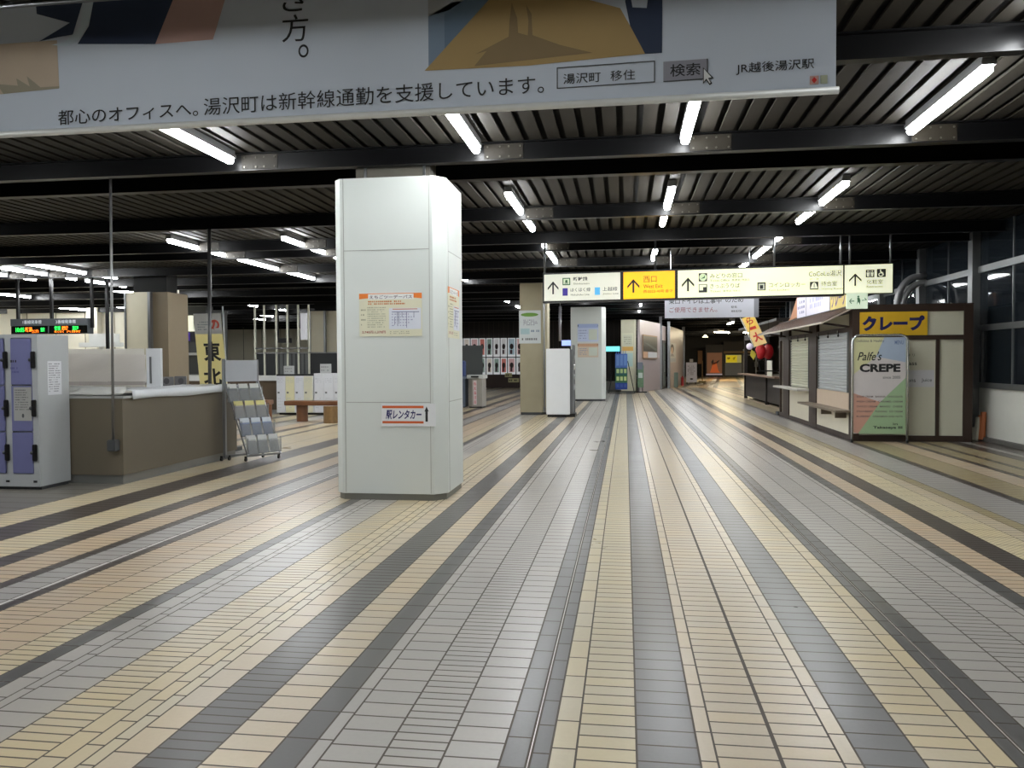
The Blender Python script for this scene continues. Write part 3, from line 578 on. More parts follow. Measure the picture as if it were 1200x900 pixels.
    hk = MB()
    for y in (16.4, 17.2, 18.0, 19.3, 20.1, 20.9): hk.cyl((4.12, y, 2.08), (4.12, y, 2.0), .008, n=6).ball((4.12, y, 1.98), .02, .02, .03, n=8, m=6)
    hk.build('lamp_hook', BLACKM, t)
kiosk()
# signs on the kiosk roof
t = thing('roof_sign', 'pale menu sign with two sheets on the kiosk roof', 'sign', (4.3, 18.9, 2.5))
A = Art((4.22, 20.7, 2.52), (0, -1, 0)); A.slab(0, 0, 3.2, .52, M((206, 202, 218), .5), -.03, .0).rect(1.0, 0, 1.04, .52, BLACKM).dashes(.1, .08, .9, .45, 3, M((110, 110, 150), .5), .5, 2, .2).dashes(1.4, .15, 2.8, .42, 2, M((160, 160, 196), .5), .7, 3, .14); A.build('board', None, t)
t = thing('roof_sign', 'mustard sign with purple lettering above the kiosk awning', 'sign', (4.3, 16.9, 2.5))
A = Art((4.22, 17.45, 2.51), (0, -1, 0)); A.slab(0, 0, 1.3, .52, M((204, 180, 90), .5), -.03, 0).text('クレープ', .1, .06, 1.2, .46, M((70, 40, 110), .5), .03); A.build('board', None, t)
t = thing('exit_sign', 'pale green lit exit sign on the kiosk corner', 'sign', (4.3, 15.4, 2.5))
A = Art((4.02, 15.42, 2.44), (1, -.06, 0)); A.slab(0, 0, .36, .29, M((206, 220, 196), .4, emit=.45, name='lit_exit_face'), -.06, 0)
GR2 = M((70, 120, 80), .5); A.text('←', .04, .09, .13, .19, GR2, .01).text('→', .26, .10, .35, .2, GR2, .01); A.disc(.2, .22, .018, .018, GR2).poly([(.18, .2), (.22, .2), (.235, .15), (.225, .07), (.2, .13), (.17, .07), (.185, .14)], GR2)
A.build('board', None, t)
t = thing('roof_ornament', 'orange carved wooden board leaning on the far kiosk roof', 'ornament', (4.4, 21.4, 2.5))
MB().prism([(4.3, 22.2, 2.55), (4.3, 21.9, 2.62), (4.3, 21.1, 3.1), (4.3, 20.9, 3.12), (4.3, 20.85, 2.6)], (.06, 0, 0)).build('board', M((176, 110, 56), .5), t)
# A-frame crepe sign in front
def crepe_board():
    Y = 15.25; x0, x1 = 4.08, 5.03
    t = thing('sandwich_board', 'tall colourful crepe menu board in a rounded metal frame', 'sign', (4.6, Y, 0))
    H = 1.95; r = .12
    path = [(x0, Y, 0), (x0, Y, H - r)] + [(x0 + r - r * math.cos(a), Y, H - r + r * math.sin(a)) for a in (pi / 6, pi / 3, pi / 2)] + [(x1 - r + r * math.sin(a), Y, H - r + r * math.cos(a)) for a in (0, pi / 6, pi / 3, pi / 2)] + [(x1, Y, 0)]
    MB().tube(path, .02).build('frame', M((205, 208, 206), .25, .8, name='chrome_tube'), t, smooth=True)
    MB().cyl((x0, Y, .0), (x0, Y, .05), .024).cyl((x1, Y, 0), (x1, Y, .05), .024).build('rubber_foot', BLACKM, t)
    A = Art((x0 + .03, Y + .01, .16)); w, h = .89, 1.75
    A.slab(0, 0, w, h, M((196, 190, 188), .45, name='menu_print_base'), -.01, .0)
    A.layer = .0005
    A.poly([(0, h), (0, h * .62), (.38, h * .80), (.52, h)], M((198, 196, 152), .45)); A.poly([(.52, h), (.38, h * .80), (w, h * .74), (w, h)], M((158, 172, 190), .45))
    A.poly([(0, h * .42), (0, 0.02), (.08, 0), (.46, h * .33)], M((190, 146, 128), .45)); A.poly([(.08, 0), (w, 0), (w, h * .58), (.46, h * .33)], M((150, 176, 138), .45)); A.up()
    A.text('Delicious & Healthy', .04, h - .1, .52, h - .04, GREY_INK, .01).text('Palfe\'s', .06, 1.33, .46, 1.49, INK, .01, .25).text('CREPE', .10, 1.12, .80, 1.27, INK, .045).text('since 2005', .50, 1.0, .80, 1.05, GREY_INK, .01)
    A.text('MENU', .70, h - .13, .85, h - .06, M((90, 110, 150), .5), .01)
    rows = ['SUGAR CREAM   BANANA   CHOCOLATE', 'FRESH CREAM   CARAMEL CREAM', 'CHOCO CREAM   MANGO   CHEESE', 'STRAWBERRY   PUDDING   ICE CREAM', 'BLUEBERRY   CINNAMON AND NUTS']
    for i, s in enumerate(rows): A.text(s, .05, .66 - i * .09, .84, .692 - i * .09, M((96, 84, 84), .5), .02)
    A.text('in', .68, .16, .76, .20, INK, .01).text('Takaseya III', .34, .08, .84, .14, INK, .03)
    A.build('menu_panel', None, t)
crepe_board()

# ------------------------------------------------------------------ lockers on the left edge
def lockers():
    t = thing('coin_lockers', 'bank of grey and lavender coin lockers at the left edge', 'lockers', (-7.5, 8.6, 0))
    LG = M((160, 163, 164), .45, .1, name='locker_grey'); LV = M((98, 100, 138), .4, name='lavender_locker_door')
    y0 = 8.6; y1 = 9.14; x1 = -6.915
    B(x1 - 1.5, x1, y0 + .02, y1, .04, 1.86, LG, bev=.004).build('cabinet', LG, t); B(x1 - 1.48, x1 - .02, y0 + .05, y1 - .02, 0, .04).build('base', DGREY, t)
    f = MB(); f.box(x1 - 1.5, x1, y0, y0 + .02, .04, .19).box(x1 - 1.5, x1, y0, y0 + .02, 1.82, 1.86)
    for i in range(5): f.box(x1 - .365 * i - (.075 if i == 0 else .055), x1 - .365 * i + (0 if i == 0 else .02), y0, y0 + .02, .19, 1.82)
    f.build('face_frame', LG, t)
    for c in range(4):
        xr = x1 - .365 * c - .077; xl = xr - .268
        for k, (z0, z1, kz) in enumerate(((.20, .69, .45), (.705, 1.245, .98), (1.26, 1.81, 1.555))):
            d = MB().box(xl, xr, y0 - .012, y0 + .01, z0, z1, LV, bev=.003).build('door', LV, t)
            d['label'] = 'lavender locker door'
            k_ = MB(); k_.box(xr + .005, xr + .058, y0 - .035, y0, kz - .1, kz + .1, BLACKM, bev=.008); k_.cyl((xr - .005, y0 - .03, kz), (xr + .02, y0 - .03, kz), .022)
            k_.build('lock', M((48, 50, 54), .35, name='dark_lock_plastic'), d)
        A = Art((xl, y0 - .001, .06)); A.slab(.262, .03, .31, .055, INK, 0, .002); A.build('number_plate', None, t)
    A = Art((x1 - .345, y0 - .0125, 1.36)); A.dashes(.0, .16, .1, .2, 1, INK, .7, 1, .03); A.dashes(0, .03, .12, .12, 2, M((70, 72, 120), .5), .5, 2, .02); A.build('door_print', None, t)
    A = Art((x1 - .312, y0 - .0125, .83)); A.slab(0, 0, .235, .40, M((150, 150, 146), .3, name='yellowed_notice'), 0, .002); A.dashes(.02, .12, .21, .38, 9, DGREY, .35, 5, .018); A.disc(.12, .06, .015, .025, DGREY)
    tag(A.build('notice'), 'small grey notice taped to the lavender locker door', 'notice')
    A = Art((x1 + .001, 8.76, 1.13), (0, 1, 0)); A.slab(0, 0, .24, .41, M((196, 198, 202), .5), 0, .002); A.dashes(.02, .03, .22, .39, 13, GREY_INK, .4, 7, .016)
    tag(A.build('notice'), 'white printed notice on the grey side of the coin lockers', 'notice')
lockers()

# ------------------------------------------------------------------ information counter
CBR = M((94, 86, 71), .55, name='olive_brown_counter', var=.08, scale=2); SHEET = M((206, 210, 214), .32, name='white_cover_sheet', var=.04, scale=3, bump=.3); KICK = M((120, 120, 116), .35, .4, name='metal_kick_plate')
def counter():
    t = thing('service_counter', 'brown service counter with white cover on its top', 'counter', (-6.5, 9.2, 0))
    MB().box(-8.4, -6.21, 9.16, 9.75, .11, 1.07).box(-6.8, -6.21, 9.75, 12.1, .11, 1.07).build('body', CBR, t)
    MB().box(-8.4, -6.23, 9.18, 9.75, 0, .11).box(-6.8, -6.23, 9.75, 12.08, 0, .11).build('kick_plate', KICK, t)
    B(-8.42, -6.19, 9.15, 9.78, 1.07, 1.10).build('worktop', M((150, 152, 150), .4), t); B(-6.82, -6.19, 9.78, 12.12, 1.07, 1.10).build('worktop', M((150, 152, 150), .4), t)
    s = MB(); rr = random.Random(4); nx, ny = 14, 40
    # draped sheet with small folds
    vs = []
    for j in range(ny + 1):
        for i in range(nx + 1):
            y = 9.32 + (12.1 - 9.32) * j / ny; x = -6.84 + .67 * i / nx; z = 1.165 + .01 * math.sin(y * 5 + i) + rr.uniform(-.004, .004)
            if i >= nx - 1: x = -6.178 if i == nx - 1 else -6.165; z = 1.16 if i == nx - 1 else 1.055 + .008 * math.sin(y * 4)
            vs.append((x, y, z + .0))
    fs = [(j * (nx + 1) + i, j * (nx + 1) + i + 1, (j + 1) * (nx + 1) + i + 1, (j + 1) * (nx + 1) + i) for j in range(ny) for i in range(nx)]
    s.add(vs, fs); o = s.build('cover_sheet', SHEET, None, (-6.5, 10, 1.1), smooth=True); sol = o.modifiers.new('thickness', 'SOLIDIFY'); sol.thickness = .006
    tag(o, 'bright white sheet over the long side of the service counter', 'sheet')
    s = MB(); vs = []
    for j in range(12):
        for i in range(31):
            x = -8.4 + 2.2 * i / 30; y = 9.155 + (.15 if x > -6.87 else .55) * j / 11; z = 1.122 + .006 * math.sin(x * 9 + j) + rr.uniform(-.002, .002) + .085 * min(1, j / 6)
            vs.append((x, y, z))
    s.add(vs, [(j * 31 + i, j * 31 + i + 1, (j + 1) * 31 + i + 1, (j + 1) * 31 + i) for j in range(11) for i in range(30)])
    o = s.build('cover_sheet', cloth((226, 226, 222), 'translucent_vinyl_sheet', .4), None, (-7.3, 9.4, 1.1), smooth=True); sol = o.modifiers.new('thickness', 'SOLIDIFY'); sol.thickness = .006
    tag(o, 'crumpled greyish sheet over the front end of the service counter', 'sheet')
    p = thing('counter_screen', 'white draped screen standing on the service counter', 'screen', (-7.3, 10.4, 1.1))
    B(-6.77, -6.55, 10.55, 10.6, 1.10, 1.72).build('panel', M((214, 216, 218), .45), p); B(-9.2, -6.83, 10.6, 10.603, 0.4, 1.72).build('back_panel', cloth((240, 238, 232), 'translucent_screen_sheet', .65), p)
    s = MB(); vs = []
    for j in range(12):
        for i in range(41): x = -9.15 + 2.37 * i / 40; z = 1.64 - .40 * j / 11 + .012 * math.sin(x * 2.2); vs.append((x, 10.55 + .012 * math.sin(x * 7 + j * .6), z))
    s.add(vs, [(j * 41 + i, (j + 1) * 41 + i, (j + 1) * 41 + i + 1, j * 41 + i + 1) for j in range(11) for i in range(40)])
    s.build('drape', cloth((236, 232, 228), 'thin_drape_cloth', .6), p, smooth=True)
    B(-9.15, -6.79, 10.54, 10.58, 1.20, 1.25).build('bottom_rail', M((176, 168, 162), .5), p); B(-6.71, -6.69, 10.53, 10.55, 1.22, 1.6).build('latch', GREY_INK, p)
    c = thing('ceiling_conduit', 'thin grey cable pole from the ceiling to an outlet on the counter front', 'cable pole', (-6.31, 9.1, .4))
    MB().cyl((-6.30, 9.1, .55), (-6.27, 9.1, 3.96), .016, n=10).build('pole', M((134, 134, 134), .35, .7), c, smooth=True); B(-6.36, -6.25, 9.05, 9.16, .42, .56, DGREY, bev=.01).build('outlet_box', M((100, 102, 104), .4), c)
    c = thing('ceiling_conduit', 'grey ceiling pole in front of the yellow flag', 'cable pole', (-6.0, 9.99, 1.1))
    MB().cyl((-6.95, 12.6, 0), (-6.9, 12.6, 3.75), .031, n=10).build('pole', M((92, 92, 92), .4, .5), c, smooth=True); B(-7.02, -6.88, 12.55, 12.67, 0, .03).build('flange', DGREY, c)
counter()
# flag
t = thing('nobori_flag', 'white and yellow vertical flag with black and red characters', 'flag', (-6.5, 12, 1.1))
A = Art((-7.28, 12.9, 1.10), (1.03, 0, 0), (-.09, 0, 1.05)); w, h = .49, 1.20
A.slab(0, 0, w, h, cloth((246, 238, 190), 'yellow_flag_cloth', .45), -.004, 0).rect(0, h * .72, w, h, cloth((232, 230, 224), 'white_flag_cloth', .3)).up(); RD = M((188, 62, 36), .5)
A.text('の', .27, .93, .45, 1.10, RD, .05).text('東', .12, .42, .43, .74, INK, .03).text('北', .08, .02, .40, .30, INK, .03).dashes(.06, .92, .25, 1.08, 4, M((140, 150, 150), .5), .4, 3, .035)
A.build('cloth', None, t)
MB().cyl((-6.76, 12.93, .05), (-6.86, 12.93, 2.48), .012, n=8).build('flag_pole', M((200, 202, 204), .4), t, smooth=True); MB().cyl((-7.42, 12.91, 2.37), (-6.85, 12.93, 2.40), .008, n=6).build('cross_bar', DGREY, t)
B(-6.95, -6.6, 12.8, 13.05, 0, .06).build('base', DGREY, t)
# items on the counter between screen and flag
t = thing('photo_stand', 'grey framed picture cards on the counter beside the flag', 'cards', (-7.4, 12.4, 1.1))
A = Art((-7.42, 12.0, 1.10)); A.slab(0, .02, .2, .19, M((130, 130, 132), .5), 0, .02).slab(.22, .02, .42, .2, M((118, 118, 120), .5), 0, .02); A.disc(.08, .12, .05, .05, M((80, 80, 84), .5)).disc(.33, .12, .05, .05, M((90, 88, 92), .5)).build('card', None, t)
B(-8.2, -6.9, 11.95, 12.4, 1.05, 1.10).build('ledge', M((170, 172, 170), .5), t)

# ------------------------------------------------------------------ brochure rack
def rack():
    t = thing('brochure_rack', 'stepped metal rack of leaflets on castors beside the counter', 'leaflet rack', (-5.9, 11.5, 0))
    fr = M((150, 152, 154), .3, .8, name='silver_rack_tube')
    f = MB(); f.box(-6.13, -6.09, 11.50, 11.55, .05, 1.57).box(-5.80, -5.77, 11.95, 11.99, .05, 1.56).obox((-6.12, 11.52, 1.12), (.34, .44, 0), (.02, -.015, 0), (0, 0, .02)).obox((-6.12, 11.52, .06), (.34, .44, 0), (.02, -.015, 0), (0, 0, .03))
    f.obox((-6.1, 11.5, 1.2), (.37, -.03, -1.12), (.02, 0, .01), (0, .03, 0)).obox((-5.78, 11.95, 1.2), (.37, -.03, -1.12), (.02, 0, .01), (0, .03, 0)).obox((-5.73, 11.46, .07), (.34, .46, 0), (.02, -.015, 0), (0, 0, .03))
    f.build('frame', fr, t)
    MB().obox((-6.09, 11.52, 1.22), (.31, .42, 0), (.014, -.01, 0), (0, 0, .33)).build('back_board', M((168, 172, 178), .3, name='pale_acrylic_board'), t)
    # tier pockets: direction along the rack
    dv = Vector((.335, .43, 0)); nrm = Vector((.79, -.61, 0))
    AC = M((168, 172, 174), .15, name='clear_acrylic', alpha=.3)
    cols = [(104, 108, 110), (150, 146, 144), (118, 132, 166), (158, 160, 160)]
    for k in range(4):
        o = Vector((-6.04 + .105 * k, 11.50 - .012 * k, .90 - .262 * k))
        pk = MB().obox(o, dv, nrm * .05, (0, 0, .008)).obox(o + nrm * .05, dv, nrm * .005, (.0, 0, .20)).obox(o, nrm * .05, dv.normalized() * .005, (0, 0, .24)).obox(o + dv, nrm * .05, dv.normalized() * .005, (0, 0, .24)).obox(o, dv, nrm * .004, (-.04, 0, .28))
        pk.build('leaflet_tray', AC, t)
        for i in range(3):
            p = o + dv * ((i + .08) / 3) + nrm * .02
            l = MB().obox(p, dv * .27, nrm * .018, Vector((-.045, .0, .285)), M(cols[k], .4, name='leaflet_print_%d' % k, var=.25, scale=25))
            l.obox(p + Vector((-.034, 0, .215)) + nrm * .0185, dv * .27, nrm * .001, Vector((-.011, 0, .069)), M([(206, 208, 204), (214, 208, 140), (206, 214, 222), (200, 202, 202)][k], .4))
            tag(l.build('leaflets', None, None, p), 'stack of leaflets, %s pocket on the %s tier of the brochure rack' % (('left', 'middle', 'right')[i], ('top', 'second', 'third', 'bottom')[k]), 'leaflets', 'leaflets in the brochure rack')
    for x, y in ((-6.14, 11.47), (-6.06, 11.56), (-5.74, 11.46), (-5.72, 12.0), (-5.40, 11.88)):
        w = MB().cyl((x - .012, y, .032), (x + .012, y, .032), .03, n=14).box(x - .018, x + .018, y - .01, y + .01, .03, .08); w.build('castor', BLACKM, t)
rack()

# ------------------------------------------------------------------ benches
WOOD = M((112, 72, 44), .35, name='varnished_log', var=.25, scale=4, stretch=(.5, 3, 3), coat=.3); WOOD2 = M((126, 98, 60), .5, name='rough_log_end', var=.4, scale=16)
def bench(x0, x1, y, legs, label):
    t = thing('log_bench', label, 'bench', ((x0 + x1) / 2, y, 0)); d = .42
    m = MB(); n = 12; pr = []
    for i in range(n + 1): pr.append((x0 + (x1 - x0) * i / n, y - d / 2 + .03 * math.sin(i * 1.3)))
    for i in range(n, -1, -1): pr.append((x0 + (x1 - x0) * i / n, y + d / 2 + .03 * math.sin(i * .9)))
    m.prism([(a, b, .42) for a, b in pr], (0, 0, .12)); s = m.build('seat', WOOD, t); bv = s.modifiers.new('round', 'BEVEL'); bv.width = .025; bv.segments = 2
    for lx, w, yy, mt in legs:
        k = MB(); q = [(lx + w / 2 * math.cos(a) * (1 + .12 * math.sin(3 * a)), yy + w * .42 * math.sin(a)) for a in [2 * pi * i / 14 for i in range(14)]]
        k.prism([(a, b, 0) for a, b in q], (0, 0, .42)); k.build('leg', mt, t)
bench(-8.62, -6.2, 19.5, [(-8.25, .29, 19.55, WOOD), (-7.3, .38, 19.1, WOOD2)], 'long varnished log bench beside the white pillar')
bench(-10.35, -9.2, 19.8, [(-9.32, .29, 19.75, WOOD), (-10.1, .29, 19.8, WOOD)], 'shorter varnished log bench behind the brochure rack')

# ------------------------------------------------------------------ background left: second counter, lockers, railing
t = thing('service_counter', 'far brown counter with white top behind the log bench', 'counter', (-11, 22.6, 0))
B(-13.5, -10.2, 22.5, 23.1, .12, .98).build('body', M((84, 70, 54), .55), t); B(-13.55, -10.15, 22.45, 23.15, .98, 1.13).build('worktop', M((206, 208, 206), .4), t); B(-13.5, -10.2, 22.52, 23.1, 0, .12).build('kick_plate', M((150, 152, 150), .4), t)
t = thing('storage_cabinets', 'row of slim white and cream cabinets behind the long bench', 'cabinets', (-9, 22, 0))
cols = [(204, 206, 212), (208, 204, 168), (204, 206, 212), (200, 198, 176), (206, 208, 212), (206, 208, 212), (206, 208, 212), (206, 208, 212)]
x = -10.05
B(-10.05, -8.93, 22.02, 22.5, 1.13, 1.18).build('top', BLACKM, t); MB().box(-10.05, -8.93, 22.02, 22.5, .06, 1.13).box(-8.91, -7.6, 22.02, 22.5, .06, 1.2).build('body', M((196, 198, 202), .5), t); B(-10.0, -7.6, 22.08, 22.45, 0, .06).build('base', BLACKM, t)
for i, c in enumerate(cols):
    w = .277 if i < 4 else .30
    if i == 4: x = -8.91
    top = 1.12 if i < 4 else 1.19
    d = B(x + .008, x + w - .008, 22.0, 22.02, .07, top, M(c, .45, name='cabinet_door_paint')).build('door', None, t)
    A = Art((x, 21.999, .07)); A.dashes(.05, .85, w - .05, 1.0, 3, M((170, 172, 180), .5), .3, i + 1, .05).rect(.04, .55, .1, .6, GREY_INK, .002).dashes(.05, .1, w - .08, .45, 4, M((180, 182, 186), .5), .25, i + 21, .06); A.build('door_print', None, d)
    x += w
for x0, x1, z0, z1, y, lab in ((-9.86, -9.55, 1.18, 1.42, 22.1, 'small grey card standing on the black cabinet top'), (-8.75, -8.42, 1.2, 1.47, 22.1, 'small grey card standing on the white cabinets')):
    A = Art((x0, y, z0)); A.slab(0, 0, x1 - x0, z1 - z0, M((170, 172, 172), .5), -.02, 0).dashes(.03, .04, x1 - x0 - .03, z1 - z0 - .04, 2, M((130, 132, 132), .5), .4, 3, .06); tag(A.build('sign_card'), lab, 'sign')
t = thing('glass_railing', 'dark glass railing with tall white posts behind the white cabinets', 'railing', (-10, 24.3, 0))
for x in (-11.66, -11.35, -10.95, -10.58, -10.22, -9.87): B(x - .025, x + .025, 24.0, 24.05, 0, 3.34).build('post', M((206, 206, 190), .4, name='white_post'), t)
DP = M((48, 50, 52), .3, name='dark_infill_panel'); MP = M((96, 98, 98), .3, name='mid_grey_panel')
B(-11.66, -11.0, 24.06, 24.1, .3, 1.8).build('panel', DP, t); B(-9.87, -7.9, 24.06, 24.1, .3, 1.8).build('panel', DP, t)
mm = MB()
for i in range(8): mm.box(-11.0 + i * .14, -11.0 + i * .14 + .1, 24.06, 24.1, .3, 1.8, MP).box(-11.0 + i * .14 + .1, -11.0 + i * .14 + .14, 24.06, 24.1, .3, 1.8, DP)
mm.build('panel', None, t); MB().box(-11.66, -7.9, 24.0, 24.05, 1.8, 1.84).box(-11.66, -9.87, 24.0, 24.05, 1.95, 1.99).build('handrail', STEEL, t)
t = thing('hanging_monitor', 'small black monitor hanging from two rods beyond the railing', 'monitor', (-13.0, 30, 2.3))
B(-14.15, -13.55, 31.0, 31.2, 2.33, 2.52).build('housing', BLACKM, t); 
for x in (-14.1, -13.65): B(x - .03, x + .03, 31.08, 31.14, 2.5, 3.96).build('rod', BLACKM, t)
tag(B(-10.35, -10.15, 24.5, 24.6, 2.25, 3.1, M((214, 214, 220), .5, emit=.25)).build('vertical_sign'), 'narrow white vertical sign at the last railing post', 'sign')

# departure board
t = thing('departure_board', 'hanging electronic departure board with green and orange text', 'display board', (-15.4, 20, 2.4))
MB().box(-16.88, -14.55, 20.0, 20.25, 2.57, 2.76).box(-16.88, -14.55, 20.02, 20.25, 2.34, 2.57).build('housing', M((72, 76, 80), .4, name='grey_board_housing'), t)
B(-16.86, -15.76, 20.0, 20.02, 2.36, 2.56).build('screen', M((6, 7, 6), .2), t); B(-15.70, -14.57, 20.0, 20.02, 2.36, 2.56).build('screen', M((6, 7, 6), .2), t)
A = Art((-16.88, 19.998, 2.34)); LG_ = M((40, 230, 80), .4, emit=3, name='green_led'); LO = M((255, 120, 30), .4, emit=3, name='orange_led'); LW = M((214, 216, 222), .4, emit=.3)
A.text('1番線発車標', .38, .28, .95, .38, LW).text('2番線発車標', 1.38, .28, 1.98, .38, LW)
A.text('10:05', .16, .06, .42, .18, LG_, .01).text('新潟', .45, .06, .66, .19, LO, .02).text('たにがわ', .66, .03, .86, .13, LO, .01).text('東京', .92, .06, 1.04, .18, LG_, .02)
A.text('快速', 1.34, .1, 1.52, .21, LG_, .02).text('ほくほく', 1.34, .03, 1.62, .09, LO, .01).text('越後', 1.56, .1, 1.76, .21, LO, .02).text('直江津', 1.88, .10, 2.06, .21, LG_, .02).text('六日町', 1.7, .03, 2.12, .09, LO, .01)
A.build('led_text', None, t)
for x in (-16.75, -15.72, -14.5, -14.05): B(x - .035, x + .035, 20.1, 20.17, 2.5 if x < -14.3 else 1.9, 3.96).build('hanger_post', BLACKM, t)
# ticket hall bits
tag(MB().box(-16.3, -15.1, 22, 22.4, 2.02, 2.15).box(-16.0, -15.2, 22.05, 22.35, 2.15, 2.42).box(-15.75, -15.65, 22.15, 22.25, 0, 2.02).build('signal_box', M((214, 216, 212), .4, emit=.1)), 'white box sign behind the lockers below the departure board', 'sign')
tag(MB().box(-14.9, -14.0, 23.5, 23.9, 2.35, 2.7).box(-14.85, -14.8, 23.68, 23.72, 2.7, 3.96).box(-14.1, -14.05, 23.68, 23.72, 2.7, 3.96).build('light_box', M((236, 226, 214), .4, emit=.8)), 'bright white light box left of the square tan column', 'light box')
tag(MB().box(-15.35, -15.1, 23.3, 23.5, 2.2, 2.85, bev=.03).build('banner_sign', M((70, 200, 214), .4, emit=.5)), 'turquoise vertical sign beside the bright light box', 'sign')
tag(MB().box(-15.9, -14.9, 24, 24.4, .0, 1.9).box(-15.8, -15.0, 23.98, 24.0, 1.4, 1.8, M((110, 120, 170), .4, emit=.2)).build('ticket_machine', M((150, 150, 150), .4)), 'grey ticket machine with a bluish screen left of the tan column', 'ticket machine')
SGN = M((236, 236, 212), .4, emit=.9, name='bright_shop_lightbox')
t = thing('shop_front', 'bright shop front with light boxes and shelves right of the tan column', 'shop', (-18, 31, 0))
B(-19.5, -17.3, 31.2, 33, 0, 3.9).build('body', M((70, 72, 70), .5), t)
a1 = B(-19.0, -17.4, 31.1, 31.2, 2.85, 3.5, SGN).build('light_box', SGN, t); B(-19.4, -18.1, 31.08, 31.18, 2.62, 2.78).build('light_box', SGN, t)
MB().box(-18.62, -18.58, 31.09, 31.1, 2.9, 3.45, M((120, 160, 190), .5)).box(-18.1, -18.08, 31.09, 31.1, 2.9, 3.45, GREY_INK).box(-17.8, -17.78, 31.09, 31.1, 2.9, 3.45, GREY_INK).build('lettering', None, a1)
B(-19.4, -18.55, 31.0, 31.15, 2.15, 2.38).build('yellow_sign', M((214, 176, 50), .5, emit=.3), t); B(-18.3, -18.0, 31.0, 31.15, 2.45, 2.8).build('purple_sign', M((84, 60, 170), .5, emit=.3), t)
B(-19.4, -17.2, 30.8, 31.2, 1.85, 1.95).build('shelf', M((200, 202, 200), .4), t); B(-19.4, -17.2, 30.9, 31.2, 1.0, 1.05).build('shelf', M((170, 172, 170), .4), t)
for x in (-18.95, -18.2): B(x - .03, x + .03, 30.75, 30.8, 0, 2.6).build('upright', M((214, 214, 214), .4), t)

# ------------------------------------------------------------------ right of the pillar: poster wall and bins
t = thing('poster_wall', 'row of backlit posters over a dark brown dado at the back', 'poster display', (-8, 45.5, 0))
B(-11.2, -5.3, 45.6, 45.9, 0, .78).build('dado', M((62, 46, 40), .5), t)
rr = random.Random(9); x = -11.1; i = 0
while x < -5.5:
    w = .36 if i % 5 else .44
    for z0, z1 in ((.78, 1.74), (1.80, 2.88)):
        c = rr.choice([(196, 120, 110), (170, 190, 200), (214, 206, 196), (206, 170, 170), (140, 160, 150), (214, 214, 214), (180, 130, 120)])
        A = Art((x, 45.75, z0)); A.slab(0, 0, w, z1 - z0, M((224, 226, 228), .5, emit=.45), 0, .04).rect(.05, .12, w - .05, z1 - z0 - .05, M(c, .5, emit=.3)).up(); A.disc(w / 2, (z1 - z0) * .55, w * .25, .16, M((70, 60, 60), .5)); A.rect(w * .3, .16, w * .6, .4, M((110, 80, 90), .5))
        tag(A.build('poster'), 'small backlit poster, %s from the left in the %s row of the back display' % ((['first'] + nth[1:])[i], 'lower' if z0 < 1.5 else 'upper'), 'poster', 'posters at the back wall')
        if z0 > 1.5: pass
    x += w + .06; i += 1
for x, z, w, lab in ((-6.9, .62, .42, 'upper small cream label on the brown dado'), (-6.7, .32, .62, 'lower wide cream label on the brown dado')):
    A = Art((x, 45.58, z)); A.slab(0, 0, w, .24, M((206, 200, 150), .5), 0, .01).dashes(.05, .06, w - .05, .18, 1, INK, .7, 3, .1); tag(A.build('label_plate'), lab, 'label')
t = thing('partition_screen', 'dark grey screen panel standing behind the bins', 'screen', (-5.5, 28, 0))
B(-6.6, -5.12, 28.4, 28.46, 1.0, 2.1).build('panel', M((74, 78, 78), .5), t); 
for x in (-6.5, -5.2): B(x, x + .05, 28.4, 28.46, 0, 1.0).build('leg', DGREY, t)
BING = M((150, 146, 138), .45, name='bin_grey')
t = thing('recycling_bin', 'beige-grey recycling bin with a pink lettered strip', 'bin', (-4.9, 26, 0))
MB().prism([(-5.12, 25.8, .04), (-4.98, 25.7, .04), (-4.66, 25.78, .04), (-4.62, 26.3, .04), (-5.1, 26.3, .04)], (0, 0, .92)).build('body', BING, t)
MB().prism([(-5.16, 25.75, .96), (-4.98, 25.65, .96), (-4.62, 25.74, .96), (-4.58, 26.35, .96), (-5.14, 26.35, .96)], (0, 0, .12)).build('lid', M((196, 198, 196), .4), t); MB().box(-5.0, -4.75, 25.6, 25.72, 1.0, 1.05).build('slot', BLACKM, t)
MB().prism([(-5.1, 25.82, 0), (-4.98, 25.74, 0), (-4.68, 25.8, 0), (-4.65, 26.28, 0), (-5.08, 26.28, 0)], (0, 0, .04)).build('base', BLACKM, t)
A = Art((-4.97, 25.70, .1), (.97, .24, 0)); A.slab(.03, 0, .14, .8, M((206, 190, 190), .5), 0, .006)
for k, ch in enumerate('もえるゴミ'): A.text(ch, .045, .64 - k * .15, .125, .74 - k * .15, M((196, 90, 100), .5), .03)
A.build('lettering', None, t)
t = thing('recycling_bin', 'dark blue-grey bin with a blue basket behind the white pillar', 'bin', (-5.4, 25.9, 0))
B(-5.75, -5.2, 25.6, 26.2, .03, .95, bev=.02).build('body', M((78, 88, 104), .45), t); B(-5.78, -5.17, 25.57, 26.23, .95, 1.02).build('lid', M((110, 120, 136), .4), t); B(-5.7, -5.25, 25.7, 26.1, 1.02, 1.55, bev=.03).build('basket', M((36, 62, 120), .45), t)

